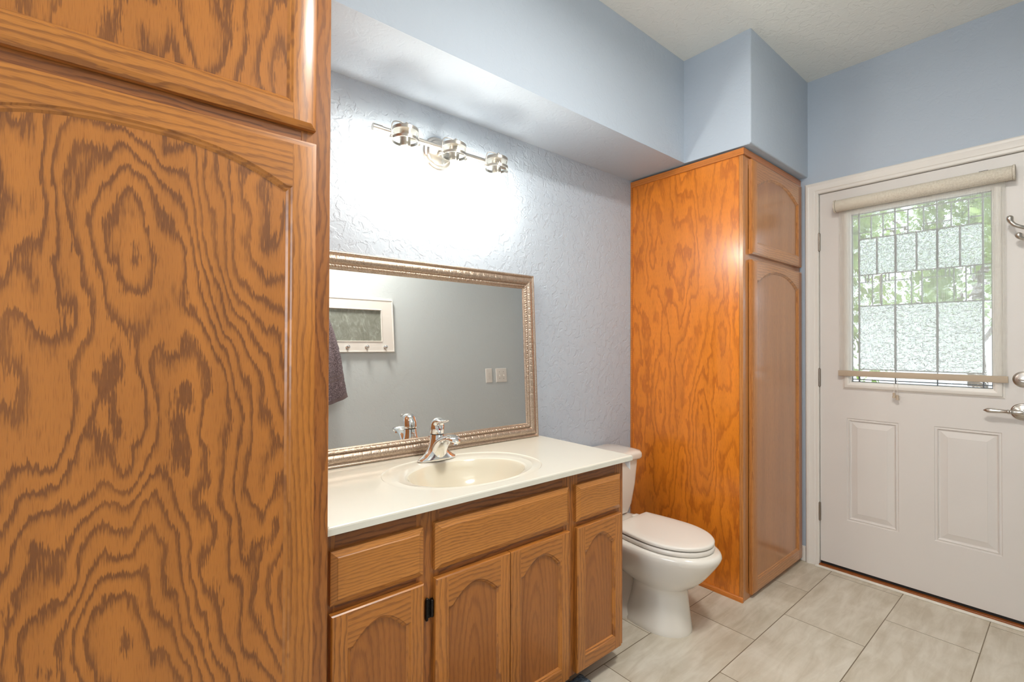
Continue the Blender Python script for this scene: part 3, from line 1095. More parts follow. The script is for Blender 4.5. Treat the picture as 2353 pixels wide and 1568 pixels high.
loft(bm, [[(XC0 + d, YC - 0.002, h) for d, h in tri], [(XC0 + d, YW - 0.014, h) for d, h in tri]])
link('base_trim', bm, 'oak_trim', rc, 40)
bm = BM()
box(bm, XC0 - 0.005, XC0 - 0.0002, YW - 0.013, YW - 0.001, 0.02, ZT - 0.033)
link('scribe_trim', bm, 'oak_trim', rc)

# ================================================================== VANITY CABINET
YV, YVF = 1.135, 1.116
va = thing('vanity_cabinet', (0.94, 1.40, 0.0), 'oak vanity cabinet with arched doors and drawers under the cream countertop', 'cabinet')
VX0, VX1 = 0.3705, 1.502
bm = BM()
box(bm, VX0, VX1, YV + 0.019, YW - 0.001, 0.075, 0.640)
plate(bm, 'x', VX1, -0.012, YV + 0.019, YW - 0.001, 0.640, 0.7785)
plate(bm, 'x', VX0, 0.012, YV + 0.019, YW - 0.001, 0.640, 0.7785)
plate(bm, 'y', YW - 0.001, -0.012, VX0 + 0.013, VX1 - 0.013, 0.640, 0.7785)
link('body', bm, 'oak_frame_v', va)
bm = BM()
box(bm, VX0, VX1 - 0.001, 1.215, YW - 0.002, 0.0, 0.0745)
link('toe_kick', bm, 'oak_frame_h', va)
bm = BM()
for x0, x1 in ((VX0, 0.400), (0.615, 0.685), (1.172, 1.245), (1.455, VX1)):
    box(bm, x0, x1, YV, YV + 0.019, 0.073, 0.7785)
for x0, x1 in ((0.400, 0.615), (0.685, 1.172), (1.245, 1.455)):
    for z0, z1 in ((0.073, 0.11), (0.575, 0.615), (0.715, 0.7785)):
        box(bm, x0, x1, YV + 0.0004, YV + 0.019, z0, z1, 1)
link('face_frame', bm, ['oak_frame_v', 'oak_frame_h'], va)
bm = BM()
for x0, x1 in ((0.400, 0.615), (0.685, 1.172), (1.245, 1.455)):
    box(bm, x0 - 0.002, x1 + 0.002, YV + 0.0145, YV + 0.0155, 0.09, 0.73)
link('cavity_back', bm, 'dark_gap', va)
for x0, x1 in ((0.386, 0.630), (1.2285, 1.474)):
    slab_front('drawer', va, x0, x1, 0.604, 0.732, YV - 0.0005, YVF, 'oak_drawer')
slab_front('drawer', va, 0.6665, 1.190, 0.606, 0.734, YV - 0.0005, YVF, 'oak_drawer')
for x0, x1 in ((0.386, 0.630), (0.6665, 0.9275), (0.9295, 1.190), (1.2285, 1.474)):
    panel_door('door', va, x0, x1, 0.083, 0.584, YV - 0.0005, YVF, 0.039, 0.048, 0.497, 0.046, 0.012, 1.9, 'oak_v', 'oak_h', 'oak_vpanel', chamfer=0.003, edge=0.003, stick=0.010)
for z in (0.504, 0.165):
    bm = BM()
    box(bm, 0.642, 0.6655, YV - 0.003, YV - 0.0002, z - 0.026, z + 0.026, 0, 0.001, 1)
    lathe(bm, [(0.002, -0.031), (0.004, -0.029), (0.004, 0.029), (0.002, 0.031)], (0.646, YV - 0.004, z), n=12)
    lathe(bm, [(0.002, -0.024), (0.0045, -0.022), (0.0045, 0.022), (0.002, 0.024)], (0.6605, YV - 0.006, z), n=12)
    link('hinge', bm, 'dark_metal', va, 40)
# paper flap caught under the counter end
bm = BM()
pts = [(1.5065, 1.137, 0.7785), (1.5075, 1.104, 0.7785), (1.509, 1.104, 0.744), (1.5085, 1.117, 0.752), (1.5075, 1.132, 0.768)]
fr = [bm.verts.new(p) for p in pts]
bk = [bm.verts.new((p[0] + 0.0006, p[1], p[2])) for p in pts]
bm.faces.new(fr)
bm.faces.new(bk[::-1])
for i in range(5):
    j = (i + 1) % 5
    bm.faces.new([fr[i], fr[j], bk[j], bk[i]])
tag(link('paper_sticker', bm, 'paper'), 'torn white paper sticker hanging under the right end of the countertop', 'sticker')

# ================================================================== COUNTERTOP WITH BASIN
ZCT = 0.798
ct = thing('countertop', (0.945, 1.39, 0.7788), 'cream cultured marble countertop with moulded oval basin on the oak vanity', 'countertop')
CX0, CX1, CY0, CY1 = 0.3715, 1.5195, 1.101, YW - 0.001
bcx, bcy = 0.915, 1.325
N = 128


def supell(a, b2, th, e=2.3, cx=bcx, cy=bcy):
    c, s = math.cos(th), math.sin(th)
    return (cx + a * math.copysign(abs(c) ** (2 / e), c), cy + b2 * math.copysign(abs(s) ** (2 / e), s))


def rect_pt(th, x0, x1, y0, y1):
    c, s = math.cos(th), math.sin(th)
    ks = []
    if abs(c) > 1e-9:
        ks.append(((x1 if c > 0 else x0) - bcx) / c)
    if abs(s) > 1e-9:
        ks.append(((y1 if s > 0 else y0) - bcy) / s)
    k = min(ks)
    return (bcx + c * k, bcy + s * k)


ths = [2 * math.pi * i / N for i in range(N)]
for cxx, cyy in ((CX0, CY0), (CX1, CY0), (CX1, CY1), (CX0, CY1)):   # let four rays run through the corners
    a = math.atan2(cyy - bcy, cxx - bcx) % (2 * math.pi)
    i = min(range(N), key=lambda q: abs(ths[q] - a))
    ths[i] = a
bm = BM()


def rect_ring(z, i=0.0):
    r = []
    for th in ths:
        p = rect_pt(th, CX0, CX1, CY0, CY1)
        x, y = p
        x = min(max(x, CX0 + i), CX1 - i)
        y = min(max(y, CY0 + i), CY1 - i)
        r.append((x, y, z))
    return r


def ell_ring(a, b2, z, e=2.0, cy=bcy):
    return [(*supell(a, b2, th, e, bcx, cy), z) for th in ths]


rings = [rect_ring(0.779, 0.0), rect_ring(ZCT - 0.0045), rect_ring(ZCT - 0.0013, 0.0013), rect_ring(ZCT, 0.0045),
         ell_ring(0.285, 0.205, ZCT, 2.3, 1.345), ell_ring(0.281, 0.201, ZCT - 0.0024, 2.3, 1.3445), ell_ring(0.268, 0.189, ZCT - 0.003, 2.2, 1.341),
         ell_ring(0.250, 0.174, ZCT - 0.0012, 2.1, 1.335), ell_ring(0.238, 0.168, ZCT - 0.0030, 2.0, 1.328), ell_ring(0.222, 0.160, ZCT - 0.0045)]
rings += [ell_ring(0.214, 0.154, ZCT - 0.0075)]
loft(bm, rings, False, False)
link('counter_slab', bm, 'marble', ct, 13)
bm = BM()
rings = [ell_ring(0.214, 0.154, ZCT - 0.0075), ell_ring(0.208, 0.149, ZCT - 0.014), ell_ring(0.200, 0.142, ZCT - 0.032), ell_ring(0.186, 0.130, ZCT - 0.060), ell_ring(0.160, 0.110, ZCT - 0.090),
         ell_ring(0.115, 0.080, ZCT - 0.112), ell_ring(0.06, 0.045, ZCT - 0.122), ell_ring(0.024, 0.024, ZCT - 0.125)]
rings2 = [ell_ring(0.024, 0.024, ZCT - 0.131), ell_ring(0.120, 0.085, ZCT - 0.119), ell_ring(0.166, 0.116, ZCT - 0.096), ell_ring(0.206, 0.148, ZCT - 0.033), ell_ring(0.214, 0.154, ZCT - 0.016)]
loft(bm, rings + rings2, False, False)
link('sink_basin', bm, 'basin', ct, 40)
bm = BM()
lathe(bm, [(0.0, -0.004), (0.024, -0.004), (0.024, 0.001), (0.020, 0.003), (0.012, 0.002), (0.0, 0.006)], (bcx, bcy, ZCT - 0.126), n=24)
link('drain', bm, 'chrome', ct, 40)

# ================================================================== FAUCET
FXC, FYC = 0.908, 1.522
ZB = ZCT + 0.0002
fa = thing('faucet', (FXC, FYC, ZB), 'chrome single-lever faucet on the countertop behind the oval basin', 'faucet')


def ering(cx, cy, cz, a, b2, n=36, e=2.0, tilt=0.0):
    out = []
    for i in range(n):
        th = 2 * math.pi * i / n
        c, s = math.cos(th), math.sin(th)
        u = a * math.copysign(abs(c) ** (2 / e), c)
        v = b2 * math.copysign(abs(s) ** (2 / e), s)
        out.append((cx + u, cy + v * math.cos(tilt), cz + v * math.sin(tilt)))
    return out


bm = BM()
secs = [(0.0, 0.077, 0.030), (0.004, 0.078, 0.031), (0.008, 0.074, 0.030), (0.014, 0.063, 0.029), (0.024, 0.050, 0.028), (0.036, 0.040, 0.028), (0.050, 0.032, 0.028), (0.064, 0.028, 0.027), (0.080, 0.0255, 0.0255), (0.092, 0.0245, 0.0245)]
loft(bm, [ering(FXC, FYC - 0.002 - 0.10 * max(0, 0.03 - abs(h - 0.04)) * 0.3, ZB + h, a, b2, e=2.2) for h, a, b2 in secs])
# spout: a broad blade that leaves the body low and reaches over the bowl
sp = [(-0.004, 0.006, 0.040, 0.026), (-0.010, 0.026, 0.034, 0.025), (-0.020, 0.046, 0.031, 0.023), (-0.036, 0.064, 0.030, 0.020), (-0.056, 0.078, 0.029, 0.016), (-0.078, 0.087, 0.028, 0.0135), (-0.100, 0.0905, 0.0265, 0.012), (-0.118, 0.0895, 0.024, 0.0105), (-0.130, 0.0855, 0.019, 0.009), (-0.137, 0.081, 0.011, 0.006)]
rings = []
for i, (dy, dz, a, b2) in enumerate(sp):
    p0, p1 = sp[max(i - 1, 0)], sp[min(i + 1, len(sp) - 1)]
    tang = math.atan2(p1[1] - p0[1], -(p1[0] - p0[0]))
    ring = []
    for k in range(28):
        th = 2 * math.pi * k / 28
        u, v = a * math.cos(th), b2 * math.sin(th)
        ring.append((FXC + u, FYC + dy + v * math.sin(tang), ZB + dz + v * math.cos(tang)))
    rings.append(ring)
loft(bm, rings)
lathe(bm, [(0.0, 0.0), (0.0125, 0.0), (0.0125, 0.014), (0.011, 0.018)], (FXC, FYC - 0.120, ZB + 0.072), n=24)
link('body', bm, 'chrome', fa, 50)
bm = BM()
lathe(bm, [(0.0, 0.0905), (0.0235, 0.091), (0.0235, 0.094), (0.0, 0.0945)], (FXC, FYC, ZB), n=36)
link('seal_ring', bm, 'black', fa, 40)
bm = BM()
hs = [(0.0, 0.0948, 0.0252, 0.0252, 0), (0.0, 0.104, 0.0268, 0.0265, 0), (-0.001, 0.118, 0.0268, 0.0262, 8), (-0.004, 0.130, 0.0258, 0.0238, 24), (-0.010, 0.1385, 0.0238, 0.0190, 46),
      (-0.020, 0.1425, 0.0220, 0.0125, 68), (-0.034, 0.1430, 0.0205, 0.0080, 84), (-0.048, 0.1430, 0.0180, 0.0058, 94), (-0.060, 0.1450, 0.0140, 0.0045, 104), (-0.069, 0.1485, 0.0085, 0.0030, 110), (-0.073, 0.1505, 0.003, 0.0015, 112)]
rings = []
for dy, dz, a, b2, tl_ in hs:
    ct_, st2 = math.cos(R(tl_)), math.sin(R(tl_))
    rings.append([(FXC + a * math.cos(2 * math.pi * k / 32), FYC + dy + b2 * math.sin(2 * math.pi * k / 32) * ct_, ZB + dz + b2 * math.sin(2 * math.pi * k / 32) * st2) for k in range(32)])
loft(bm, rings)
hd = link('handle', bm, 'chrome', fa, 55)
bm = BM()
lathe(bm, [(0.0, 0.0), (0.0035, 0.0), (0.003, -0.0012), (0.0, -0.0015)], (FXC - 0.004, FYC - 0.0256, ZB + 0.112), axis='y', n=14)
link('temperature_dot', bm, 'red', hd, 40)
bm = BM()
lathe(bm, [(0.0022, 0.0), (0.0022, 0.072), (0.0060, 0.073), (0.0066, 0.077), (0.005, 0.081), (0.0, 0.082)], (FXC - 0.006, FYC + 0.040, ZB - 0.0), n=16)
link('lift_rod', bm, 'chrome', fa, 40)

# ================================================================== LEANING MIRROR
mr = thing('mirror', (0.9665, 1.61, ZCT), 'large rectangular mirror in an embossed pewter frame leaning behind the faucet', 'mirror')
MX0, MX1 = 0.433, 1.500
MB = Vector((0, 1.604, ZCT + 0.0008))           # lower front edge of the frame back-plane
MT = Vector((0, 1.643, 1.545))
vdir = (MT - MB)
MH = vdir.length
vdir.normalize()
wdir = Vector((0, -vdir.z, vdir.y))              # outwards, to the room


def mpt(u, v, w):
    p = MB + vdir * v + wdir * (w - 0.0195)
    return Vector((MX0 + u, p.y + 0.010 * (MX1 - MX0 - u), p.z))


MW = MX1 - MX0
prof = [(0.0, 0.0), (0.0, 0.016), (0.0015, 0.019), (0.004, 0.0205), (0.0075, 0.0200), (0.010, 0.017), (0.012, 0.0135), (0.0145, 0.0135)]
for i in range(11):
    t = i / 10
    prof.append((0.0155 + 0.027 * t, 0.0145 + 0.0075 * math.sin(math.pi * (0.12 + 0.80 * t)) + 0.001))
prof += [(0.0440, 0.0125), (0.0455, 0.0120)]
for i in range(5):
    t = i / 4
    prof.append((0.0460 + 0.011 * t, 0.0130 + 0.0050 * math.sin(math.pi * (0.1 + 0.8 * t))))
prof += [(0.0585, 0.0115), (0.0610, 0.0120), (0.0630, 0.0105), (0.0660, 0.0050)]
bm = BM()
sides = [((0, 0), (1, 0), MW), ((1, 0), (0, 1), MH), ((1, 1), (-1, 0), MW), ((0, 1), (0, -1), MH)]
for si, (st_, di, L) in enumerate(sides):
    ns = int(L / 0.0024)
    ox, oy = st_[0] * MW, st_[1] * MH
    inn = Vector((-di[1], di[0]))
    grid = []
    for k in range(ns + 1):
        t = k / ns
        row = []
        for (d, w) in prof:
            s = d + (L - 2 * d) * t
            ww = w
            if 0.0155 <= d <= 0.0426 and 0 < t < 1:          # leaf fans
                p = 0.033
                q = (s % p) / p - 0.5
                dd = (d - 0.0155) / 0.027
                fan = math.cos(2 * math.pi * 5.0 * q / (0.35 + 0.75 * dd))
                edge = 1.0 - abs(q) * 1.1
                ww += 0.0013 * fan * edge * math.sin(math.pi * min(1, max(0, dd))) ** 0.5
                ww -= 0.0013 * math.exp(-((abs(q) - 0.5) / 0.06) ** 2)
            elif 0.046 <= d <= 0.0571 and 0 < t < 1:          # small bead ornament
                dd = (d - 0.046) / 0.011
                ww += 0.0010 * math.cos(2 * math.pi * (s / 0.0105 + 0.5 * dd)) + 0.0006 * math.cos(2 * math.pi * s / 0.023)
            u, v = ox + di[0] * s + inn.x * d, oy + di[1] * s + inn.y * d
            row.append(bm.verts.new(mpt(u, v, ww)))
        grid.append(row)
    for a, b2 in zip(grid[:-1], grid[1:]):
        for i in range(len(prof) - 1):
            bm.faces.new([a[i], a[i + 1], b2[i + 1], b2[i]])
bmesh.ops.remove_doubles(bm, verts=bm.verts, dist=1e-6)
link('frame', bm, 'pewter', mr, 70)
bm = BM()
c4 = [(0.062, 0.062), (MW - 0.062, 0.062), (MW - 0.062, MH - 0.062), (0.062, MH - 0.062)]
loft(bm, [[mpt(u, v, 0.0062) for u, v in c4], [mpt(u, v, 0.002) for u, v in c4]])
link('mirror_glass', bm, 'mirror', mr)
bm = BM()
c4 = [(0.002, 0.002), (MW - 0.002, 0.002), (MW - 0.002, MH - 0.002), (0.002, MH - 0.002)]
loft(bm, [[mpt(u, v, 0.0015) for u, v in c4], [mpt(u, v, 0.0) for u, v in c4]])
link('backing_board', bm, 'dark_gap', mr)

# ================================================================== VANITY LIGHT
VLX, VLY, VLZ = 0.992, 1.545, 1.995
vl = thing('vanity_light', (VLX, YW, VLZ), 'brushed nickel wall light with three lit jar shades above the mirror', 'wall lamp')
bm = BM()
lathe(bm, [(0.066, 0.0), (0.066, -0.006), (0.062, -0.011), (0.054, -0.013), (0.051, -0.018), (0.046, -0.021), (0.0, -0.021)], (VLX, YW - 0.0005, VLZ), axis='y', n=48)
tube(bm, [(VLX, YW - 0.02, VLZ - 0.002), (VLX, 1.600, VLZ - 0.002)], 0.010, 16)
link('backplate', bm, 'nickel', vl, 35)
bm = BM()
lathe(bm, [(0.0, -0.305), (0.0125, -0.305), (0.0125, -0.270), (0.0105, -0.269), (0.0105, 0.269), (0.0125, 0.270), (0.0125, 0.305), (0.0, 0.305)], (VLX, 1.602, VLZ - 0.002), axis='x', n=24)
link('bar', bm, 'nickel', vl, 35)
for dx in (-0.207, 0.0, 0.207):
    jx = VLX + dx
    ZJ = 1.800
    bm = BM()
    outer = [(0.030, 0.000), (0.044, 0.001), (0.0495, 0.006), (0.0505, 0.014), (0.0505, 0.118), (0.0485, 0.128), (0.0445, 0.136), (0.0435, 0.142), (0.0435, 0.180)]
    inner = [(r - 0.0028, h) for r, h in outer[::-1]]
    lathe(bm, outer + inner, (jx, VLY, ZJ), n=40, caps=False)
    jar = link('jar_shade', bm, 'jar', vl, 50)
    bm = BM()
    lathe(bm, [(0.0, 0.198), (0.018, 0.1975), (0.043, 0.194), (0.0465, 0.191), (0.0465, 0.180), (0.0, 0.180)], (jx, VLY, ZJ), n=40)
    tube(bm, [(jx, VLY + 0.040, ZJ + 0.188), (jx, 1.600, VLZ - 0.004)], 0.008, 14)
    link('cap', bm, 'nickel', jar, 35)
    bm = BM()
    lathe(bm, [(0.0462, 0.147), (0.0478, 0.147), (0.0478, 0.157), (0.0462, 0.157), (0.0462, 0.147)], (jx, VLY, ZJ), n=40, caps=False)
    link('band', bm, 'nickel', jar, 35)
    bm = BM()
    s = 0.0535
    tube(bm, smooth_path([(jx - s, VLY, ZJ + 0.150), (jx - s + 0.001, VLY, ZJ + 0.185), (jx - s + 0.006, VLY - 0.004, ZJ + 0.203), (jx - 0.030, VLY - 0.010, ZJ + 0.207), (jx - 0.004, VLY - 0.014, ZJ + 0.203),
                          (jx + 0.030, VLY - 0.010, ZJ + 0.207), (jx + s - 0.006, VLY - 0.004, ZJ + 0.203), (jx + s - 0.001, VLY, ZJ + 0.185), (jx + s, VLY, ZJ + 0.150)], 5), 0.0019, 8)
    for sg in (-1, 1):
        lathe(bm, [(0.0, -0.006), (0.0045, -0.005), (0.0055, 0.0), (0.0045, 0.005), (0.0, 0.006)], (jx + sg * s, VLY, ZJ + 0.150), axis='x', n=12)
    lathe(bm, [(0.006, 0.196), (0.006, 0.206), (0.0045, 0.211), (0.0, 0.212)], (jx, VLY - 0.012, ZJ), n=14)
    link('wire_bail', bm, 'nickel', jar, 50)
    bm = BM()
    lathe(bm, [(0.0, 0.180), (0.019, 0.180), (0.019, 0.128), (0.015, 0.124), (0.0, 0.124)], (jx, VLY, ZJ), n=24)
    link('socket', bm, 'nickel', jar, 35)
    bm = BM()
    lathe(bm, [(0.0, 0.126), (0.013, 0.125), (0.013, 0.112), (0.017, 0.098), (0.026, 0.080), (0.0295, 0.064), (0.0285, 0.050), (0.022, 0.037), (0.011, 0.030), (0.0, 0.0285)], (jx, VLY, ZJ), n=28)
    link('bulb', bm, 'bulb', jar, 60)

# ================================================================== TOILET
XT = 1.857
to = thing('toilet', (XT, 1.30, 0.0), 'white two-piece toilet with closed lid between vanity and oak cabinet', 'toilet')


def egg(hw, yf, yb2, z, yc=None, n=56, ef=2.0, eb=2.6):
    yc = yc if yc is not None else yf + (yb2 - yf) * 0.45
    out = []
    for i in range(n):
        th = 2 * math.pi * i / n
        c, s = math.cos(th), math.sin(th)
        e = eb if s > 0 else ef
        x = hw * math.copysign(abs(c) ** (2 / e), c)
        y = (yb2 - yc if s > 0 else yc - yf) * math.copysign(abs(s) ** (2 / e), s)
        out.append((XT + x, yc + y, z))
    return out


bm = BM()
rows = [(0.110, 1.060, 1.390, 0.0), (0.111, 1.058, 1.390, 0.010), (0.107, 1.062, 1.375, 0.028), (0.099, 1.066, 1.345, 0.06), (0.096, 1.074, 1.325, 0.11), (0.095, 1.080, 1.315, 0.155), (0.097, 1.080, 1.320, 0.178),
        (0.106, 1.066, 1.345, 0.192), (0.122, 1.036, 1.385, 0.210), (0.140, 1.006, 1.43, 0.240), (0.156, 0.978, 1.48, 0.275), (0.169, 0.954, 1.54, 0.308), (0.177, 0.938, 1.595, 0.334), (0.179, 0.932, 1.615, 0.350), (0.176, 0.936, 1.615, 0.361), (0.168, 0.945, 1.612, 0.367), (0.150, 0.965, 1.60, 0.3685)]
loft(bm, [egg(hw, yf, yb2, z, ef=2.1, eb=2.5 if z < 0.2 else 3.0) for hw, yf, yb2, z in rows])
# foot that runs on to the back, with the narrower trapway above it
loft(bm, [egg(hw, yf, yb2, z, ef=2.2, eb=2.8) for hw, yf, yb2, z in ((0.114, 1.22, 1.58, 0.0), (0.114, 1.22, 1.58, 0.020), (0.104, 1.235, 1.575, 0.034), (0.074, 1.25, 1.57, 0.060), (0.062, 1.26, 1.57, 0.11), (0.060, 1.28, 1.57, 0.20), (0.066, 1.30, 1.57, 0.27), (0.10, 1.34, 1.58, 0.335))])
bowl = link('bowl', bm, 'porcelain', to, 60)
for sg in (-1, 1):
    bm = BM()
    lathe(bm, [(0.016, 0.0), (0.016, 0.010), (0.011, 0.022), (0.0, 0.026)], (XT + sg * 0.089, 1.385, 0.0205), n=20)
    link('bolt_cap', bm, 'porcelain', to, 50)


def seat_ring(i, z, dome=0.0):
    pts = []
    yc, yf, yb2, hw, hb = 1.165, 0.963, 1.366, 0.160, 0.136
    n = 40
    for k in range(n + 1):                     # front half, right to left through the tip
        th = math.pi * k / n
        pts.append((hw * math.cos(th), yc - (yc - yf) * math.sin(th) ** 0.95))
    m2 = 12
    side = []
    for k in range(1, m2 + 1):
        t = k / m2
        side.append((hw + (hb - hw) * t ** 1.6, yc + (yb2 - 0.008 - yc) * t))
    corner = []
    for k in range(1, 6):
        a = math.pi / 2 * k / 5
        corner.append((hb - 0.008 + 0.008 * math.cos(a), yb2 - 0.008 + 0.008 * math.sin(a)))
    left = [(-x, y) for x, y in side + corner]
    right = [(x, y) for x, y in (side + corner)][::-1]
    loop = pts + left + right
    cx, cy = 0, 1.165
    out = []
    for x, y in loop:
        v = Vector((x - cx, y - cy))
        l = v.length
        v = v * ((l - i) / l)
        out.append((XT + cx + v.x, cy + v.y, z))
    return out


bm = BM()
loft(bm, [seat_ring(0.012, 0.3692), seat_ring(0.003, 0.370), seat_ring(0.0, 0.374), seat_ring(0.0, 0.383), seat_ring(0.004, 0.3885), seat_ring(0.03, 0.3895)])
link('seat', bm, 'seat', to, 50)
bm = BM()
loft(bm, [seat_ring(0.030, 0.3925), seat_ring(0.006, 0.3925), seat_ring(0.002, 0.3945), seat_ring(0.001, 0.402), seat_ring(0.004, 0.4065), seat_ring(0.012, 0.4090), seat_ring(0.045, 0.4105), seat_ring(0.10, 0.411)])
for sg in (-1, 1):
    box(bm, XT + sg * 0.075 - 0.02, XT + sg * 0.075 + 0.02, 1.350, 1.392, 0.3705, 0.402, 0, 0.006, 2)
link('lid', bm, 'seat', to, 50)


def rrect(hw, y0, y1, z, r, n=8, bow=0.0):
    out = []
    for cx, cy, a0 in ((hw - r, y1 - r, 0), (-hw + r, y1 - r, 90), (-hw + r, y0 + r, 180), (hw - r, y0 + r, 270)):
        for k in range(n + 1):
            a = R(a0 + 90 * k / n)
            x, y = cx + r * math.cos(a), cy + r * math.sin(a)
            if cy == y0 + r:
                y -= bow * (1 - (x / hw) ** 2)
            out.append((XT + x, y, z))
    return out


bm = BM()
loft(bm, [rrect(0.150, 1.485, 1.640, 0.3695, 0.05), rrect(0.170, 1.472, 1.642, 0.378, 0.05, bow=0.01), rrect(0.186, 1.464, 1.644, 0.42, 0.05, bow=0.012), rrect(0.203, 1.456, 1.646, 0.52, 0.048, bow=0.014), rrect(0.212, 1.452, 1.648, 0.625, 0.045, bow=0.015), rrect(0.213, 1.452, 1.648, 0.6425, 0.045, bow=0.015)])
link('tank', bm, 'porcelain', to, 50)
bm = BM()
loft(bm, [rrect(0.218, 1.445, 1.652, 0.6430, 0.05, bow=0.018), rrect(0.229, 1.437, 1.656, 0.6465, 0.05, bow=0.018), rrect(0.232, 1.434, 1.658, 0.655, 0.05, bow=0.018), rrect(0.231, 1.435, 1.658, 0.672, 0.05, bow=0.018), rrect(0.224, 1.441, 1.656, 0.682, 0.05, bow=0.018), rrect(0.205, 1.458, 1.645, 0.686, 0.05, bow=0.014)])
link('tank_lid', bm, 'porcelain', to, 50)

# ================================================================== OPPOSITE WALL (seen in the mirror)
RK0, RK1, RKZ0, RKZ1 = 1.030, 1.6295, 1.350, 1.760
YR = YF
rk = thing('hook_rack', ((RK0 + RK1) / 2, YR, RKZ0), 'white framed wall rack with grey-green panel and chrome knobs, reflected in the large mirror', 'wall rack')
bm = BM()
plate(bm, 'y', YR + 0.020, -0.0195, RK0, RK1, RKZ0, RKZ1, [(1.132, 1.528, 1.436, 1.674)])
i0 = [(1.132, 1.436), (1.528, 1.436), (1.528, 1.674), (1.132, 1.674)]
i1 = [(1.124, 1.428), (1.536, 1.428), (1.536, 1.682), (1.124, 1.682)]
loft(bm, [[(x, YR + 0.0202, z) for x, z in i1], [(x, YR + 0.024, z) for x, z in offset_loop(i1, 0.003)], [(x, YR + 0.024, z) for x, z in offset_loop(i1, 0.006)], [(x, YR + 0.010, z) for x, z in offset_loop(i1, 0.0085)]], False, False)
o1 = [(RK0, RKZ0), (RK1, RKZ0), (RK1, RKZ1), (RK0, RKZ1)]
loft(bm, [[(x, YR + 0.0195, z) for x, z in o1], [(x, YR + 0.0235, z) for x, z in offset_loop(o1, 0.003)], [(x, YR + 0.0235, z) for x, z in offset_loop(o1, 0.008)], [(x, YR + 0.020, z) for x, z in offset_loop(o1, 0.010)]], False, False)
link('frame', bm, 'white', rk)
bm = BM()
box(bm, 1.128, 1.532, YR + 0.004, YR + 0.010, 1.432, 1.678)
link('slate_panel', bm, 'slate', rk)
for x in (1.112, 1.258, 1.402, 1.549):
    bm = BM()
    lathe(bm, [(0.012, 0.0), (0.012, 0.003), (0.006, 0.006), (0.005, 0.014), (0.010, 0.020), (0.014, 0.026), (0.014, 0.031), (0.009, 0.036), (0.0, 0.038)], (x, YR + 0.020, 1.388), axis='y', n=20)
    link('knob', bm, 'chrome', rk, 50)

# towel hook and towel
th_ = thing('towel_hook', (1.000, YR, 1.690), 'chrome wall hook holding the mauve towel beside the white rack', 'hook')
bm = BM()
lathe(bm, [(0.018, 0.0), (0.018, 0.005), (0.012, 0.008), (0.0, 0.008)], (1.000, YR + 0.0005, 1.700), axis='y', n=24)
tube(bm, smooth_path([(1.000, YR + 0.004, 1.700), (1.000, YR + 0.050, 1.690), (1.000, YR + 0.095, 1.698), (1.000, YR + 0.105, 1.722)], 6), 0.006, 12)
link('hook_arm', bm, 'chrome', th_, 50)
bm = BM()
rings = []
nv, nu = 60, 96
for j in range(nv + 1):
    t = j / nv
    half = 0.022 + 0.200 * t ** 0.5
    zt = 1.712 - (1.712 - 0.972) * t
    dep = 0.020 + 0.034 * math.sin(math.pi * min(1, t * 0.75 + 0.12))
    ring = []
    for k in range(nu):
        a = 2 * math.pi * k / nu
        c, s = math.cos(a), math.sin(a)
        fold = 0.010 * t ** 0.5 * math.sin(7 * c * 2.2 + 1.2 * t + 0.6) + 0.006 * t * math.sin(13 * c + 2)
        x = 1.000 + half * c + 0.004 * math.sin(9 * t + c * 3)
        y = YR + 0.110 + (dep * s) + fold * (1 if s > 0 else 0.4)
        dz = 0.055 * t * (c ** 2) * (1 if c > 0 else 0.6)        # corners ride up
        wob = 0.0030 * mnoise.noise(Vector((x * 60, y * 60, zt * 60)))
        ring.append((x + wob, max(y + wob, YR + 0.004), zt + dz))
    rings.append(ring)
loft(bm, rings)
hem = [f for i, f in enumerate(bm.faces) if i // nu in (58, 59, 47, 45)]
for f in hem:
    if len(f.verts) == 4:
        f.material_index = 1
tag(link('towel', bm, ['towel', 'towel_band'], None, 60), 'mauve terry towel with ribbed hem hanging on the opposite wall, reflected at the mirror edge', 'towel')

# switch plates
sw = thing('fan_timer_switch', (2.5345, YF, 1.1315), 'narrow white timer switch plate with a column of buttons, reflected in mirror', 'wall switch')
bm = BM()
loft(bm, [[(2.4995, YF + 0.0005, 1.0685), (2.5695, YF + 0.0005, 1.0685), (2.5695, YF + 0.0005, 1.1955), (2.4995, YF + 0.0005, 1.1955)],
          [(2.4995, YF + 0.003, 1.0685), (2.5695, YF + 0.003, 1.0685), (2.5695, YF + 0.003, 1.1955), (2.4995, YF + 0.003, 1.1955)],
          [(2.5035, YF + 0.006, 1.0725), (2.5655, YF + 0.006, 1.0725), (2.5655, YF + 0.006, 1.1915), (2.5035, YF + 0.006, 1.1915)]])
link('plate', bm, 'white', sw)
bm = BM()
plate(bm, 'y', YF + 0.0075, -0.002, 2.5175, 2.5515, 1.0985, 1.1655, [(2.5215, 2.5475, 1.1065 + 0.014 * k, 1.1155 + 0.014 * k) for k in range(4)])
link('button_frame', bm, 'white', sw)
for k in range(4):
    bm = BM()
    box(bm, 2.5220, 2.5470, YF + 0.0062, YF + 0.0090, 1.1070 + 0.014 * k, 1.1150 + 0.014 * k, 0, 0.001, 1)
    link('button', bm, 'seat', sw)
sw = thing('double_toggle_switch', (2.6735, YF, 1.1305), 'square white double toggle switch plate, reflected at right in mirror', 'wall switch')
bm = BM()
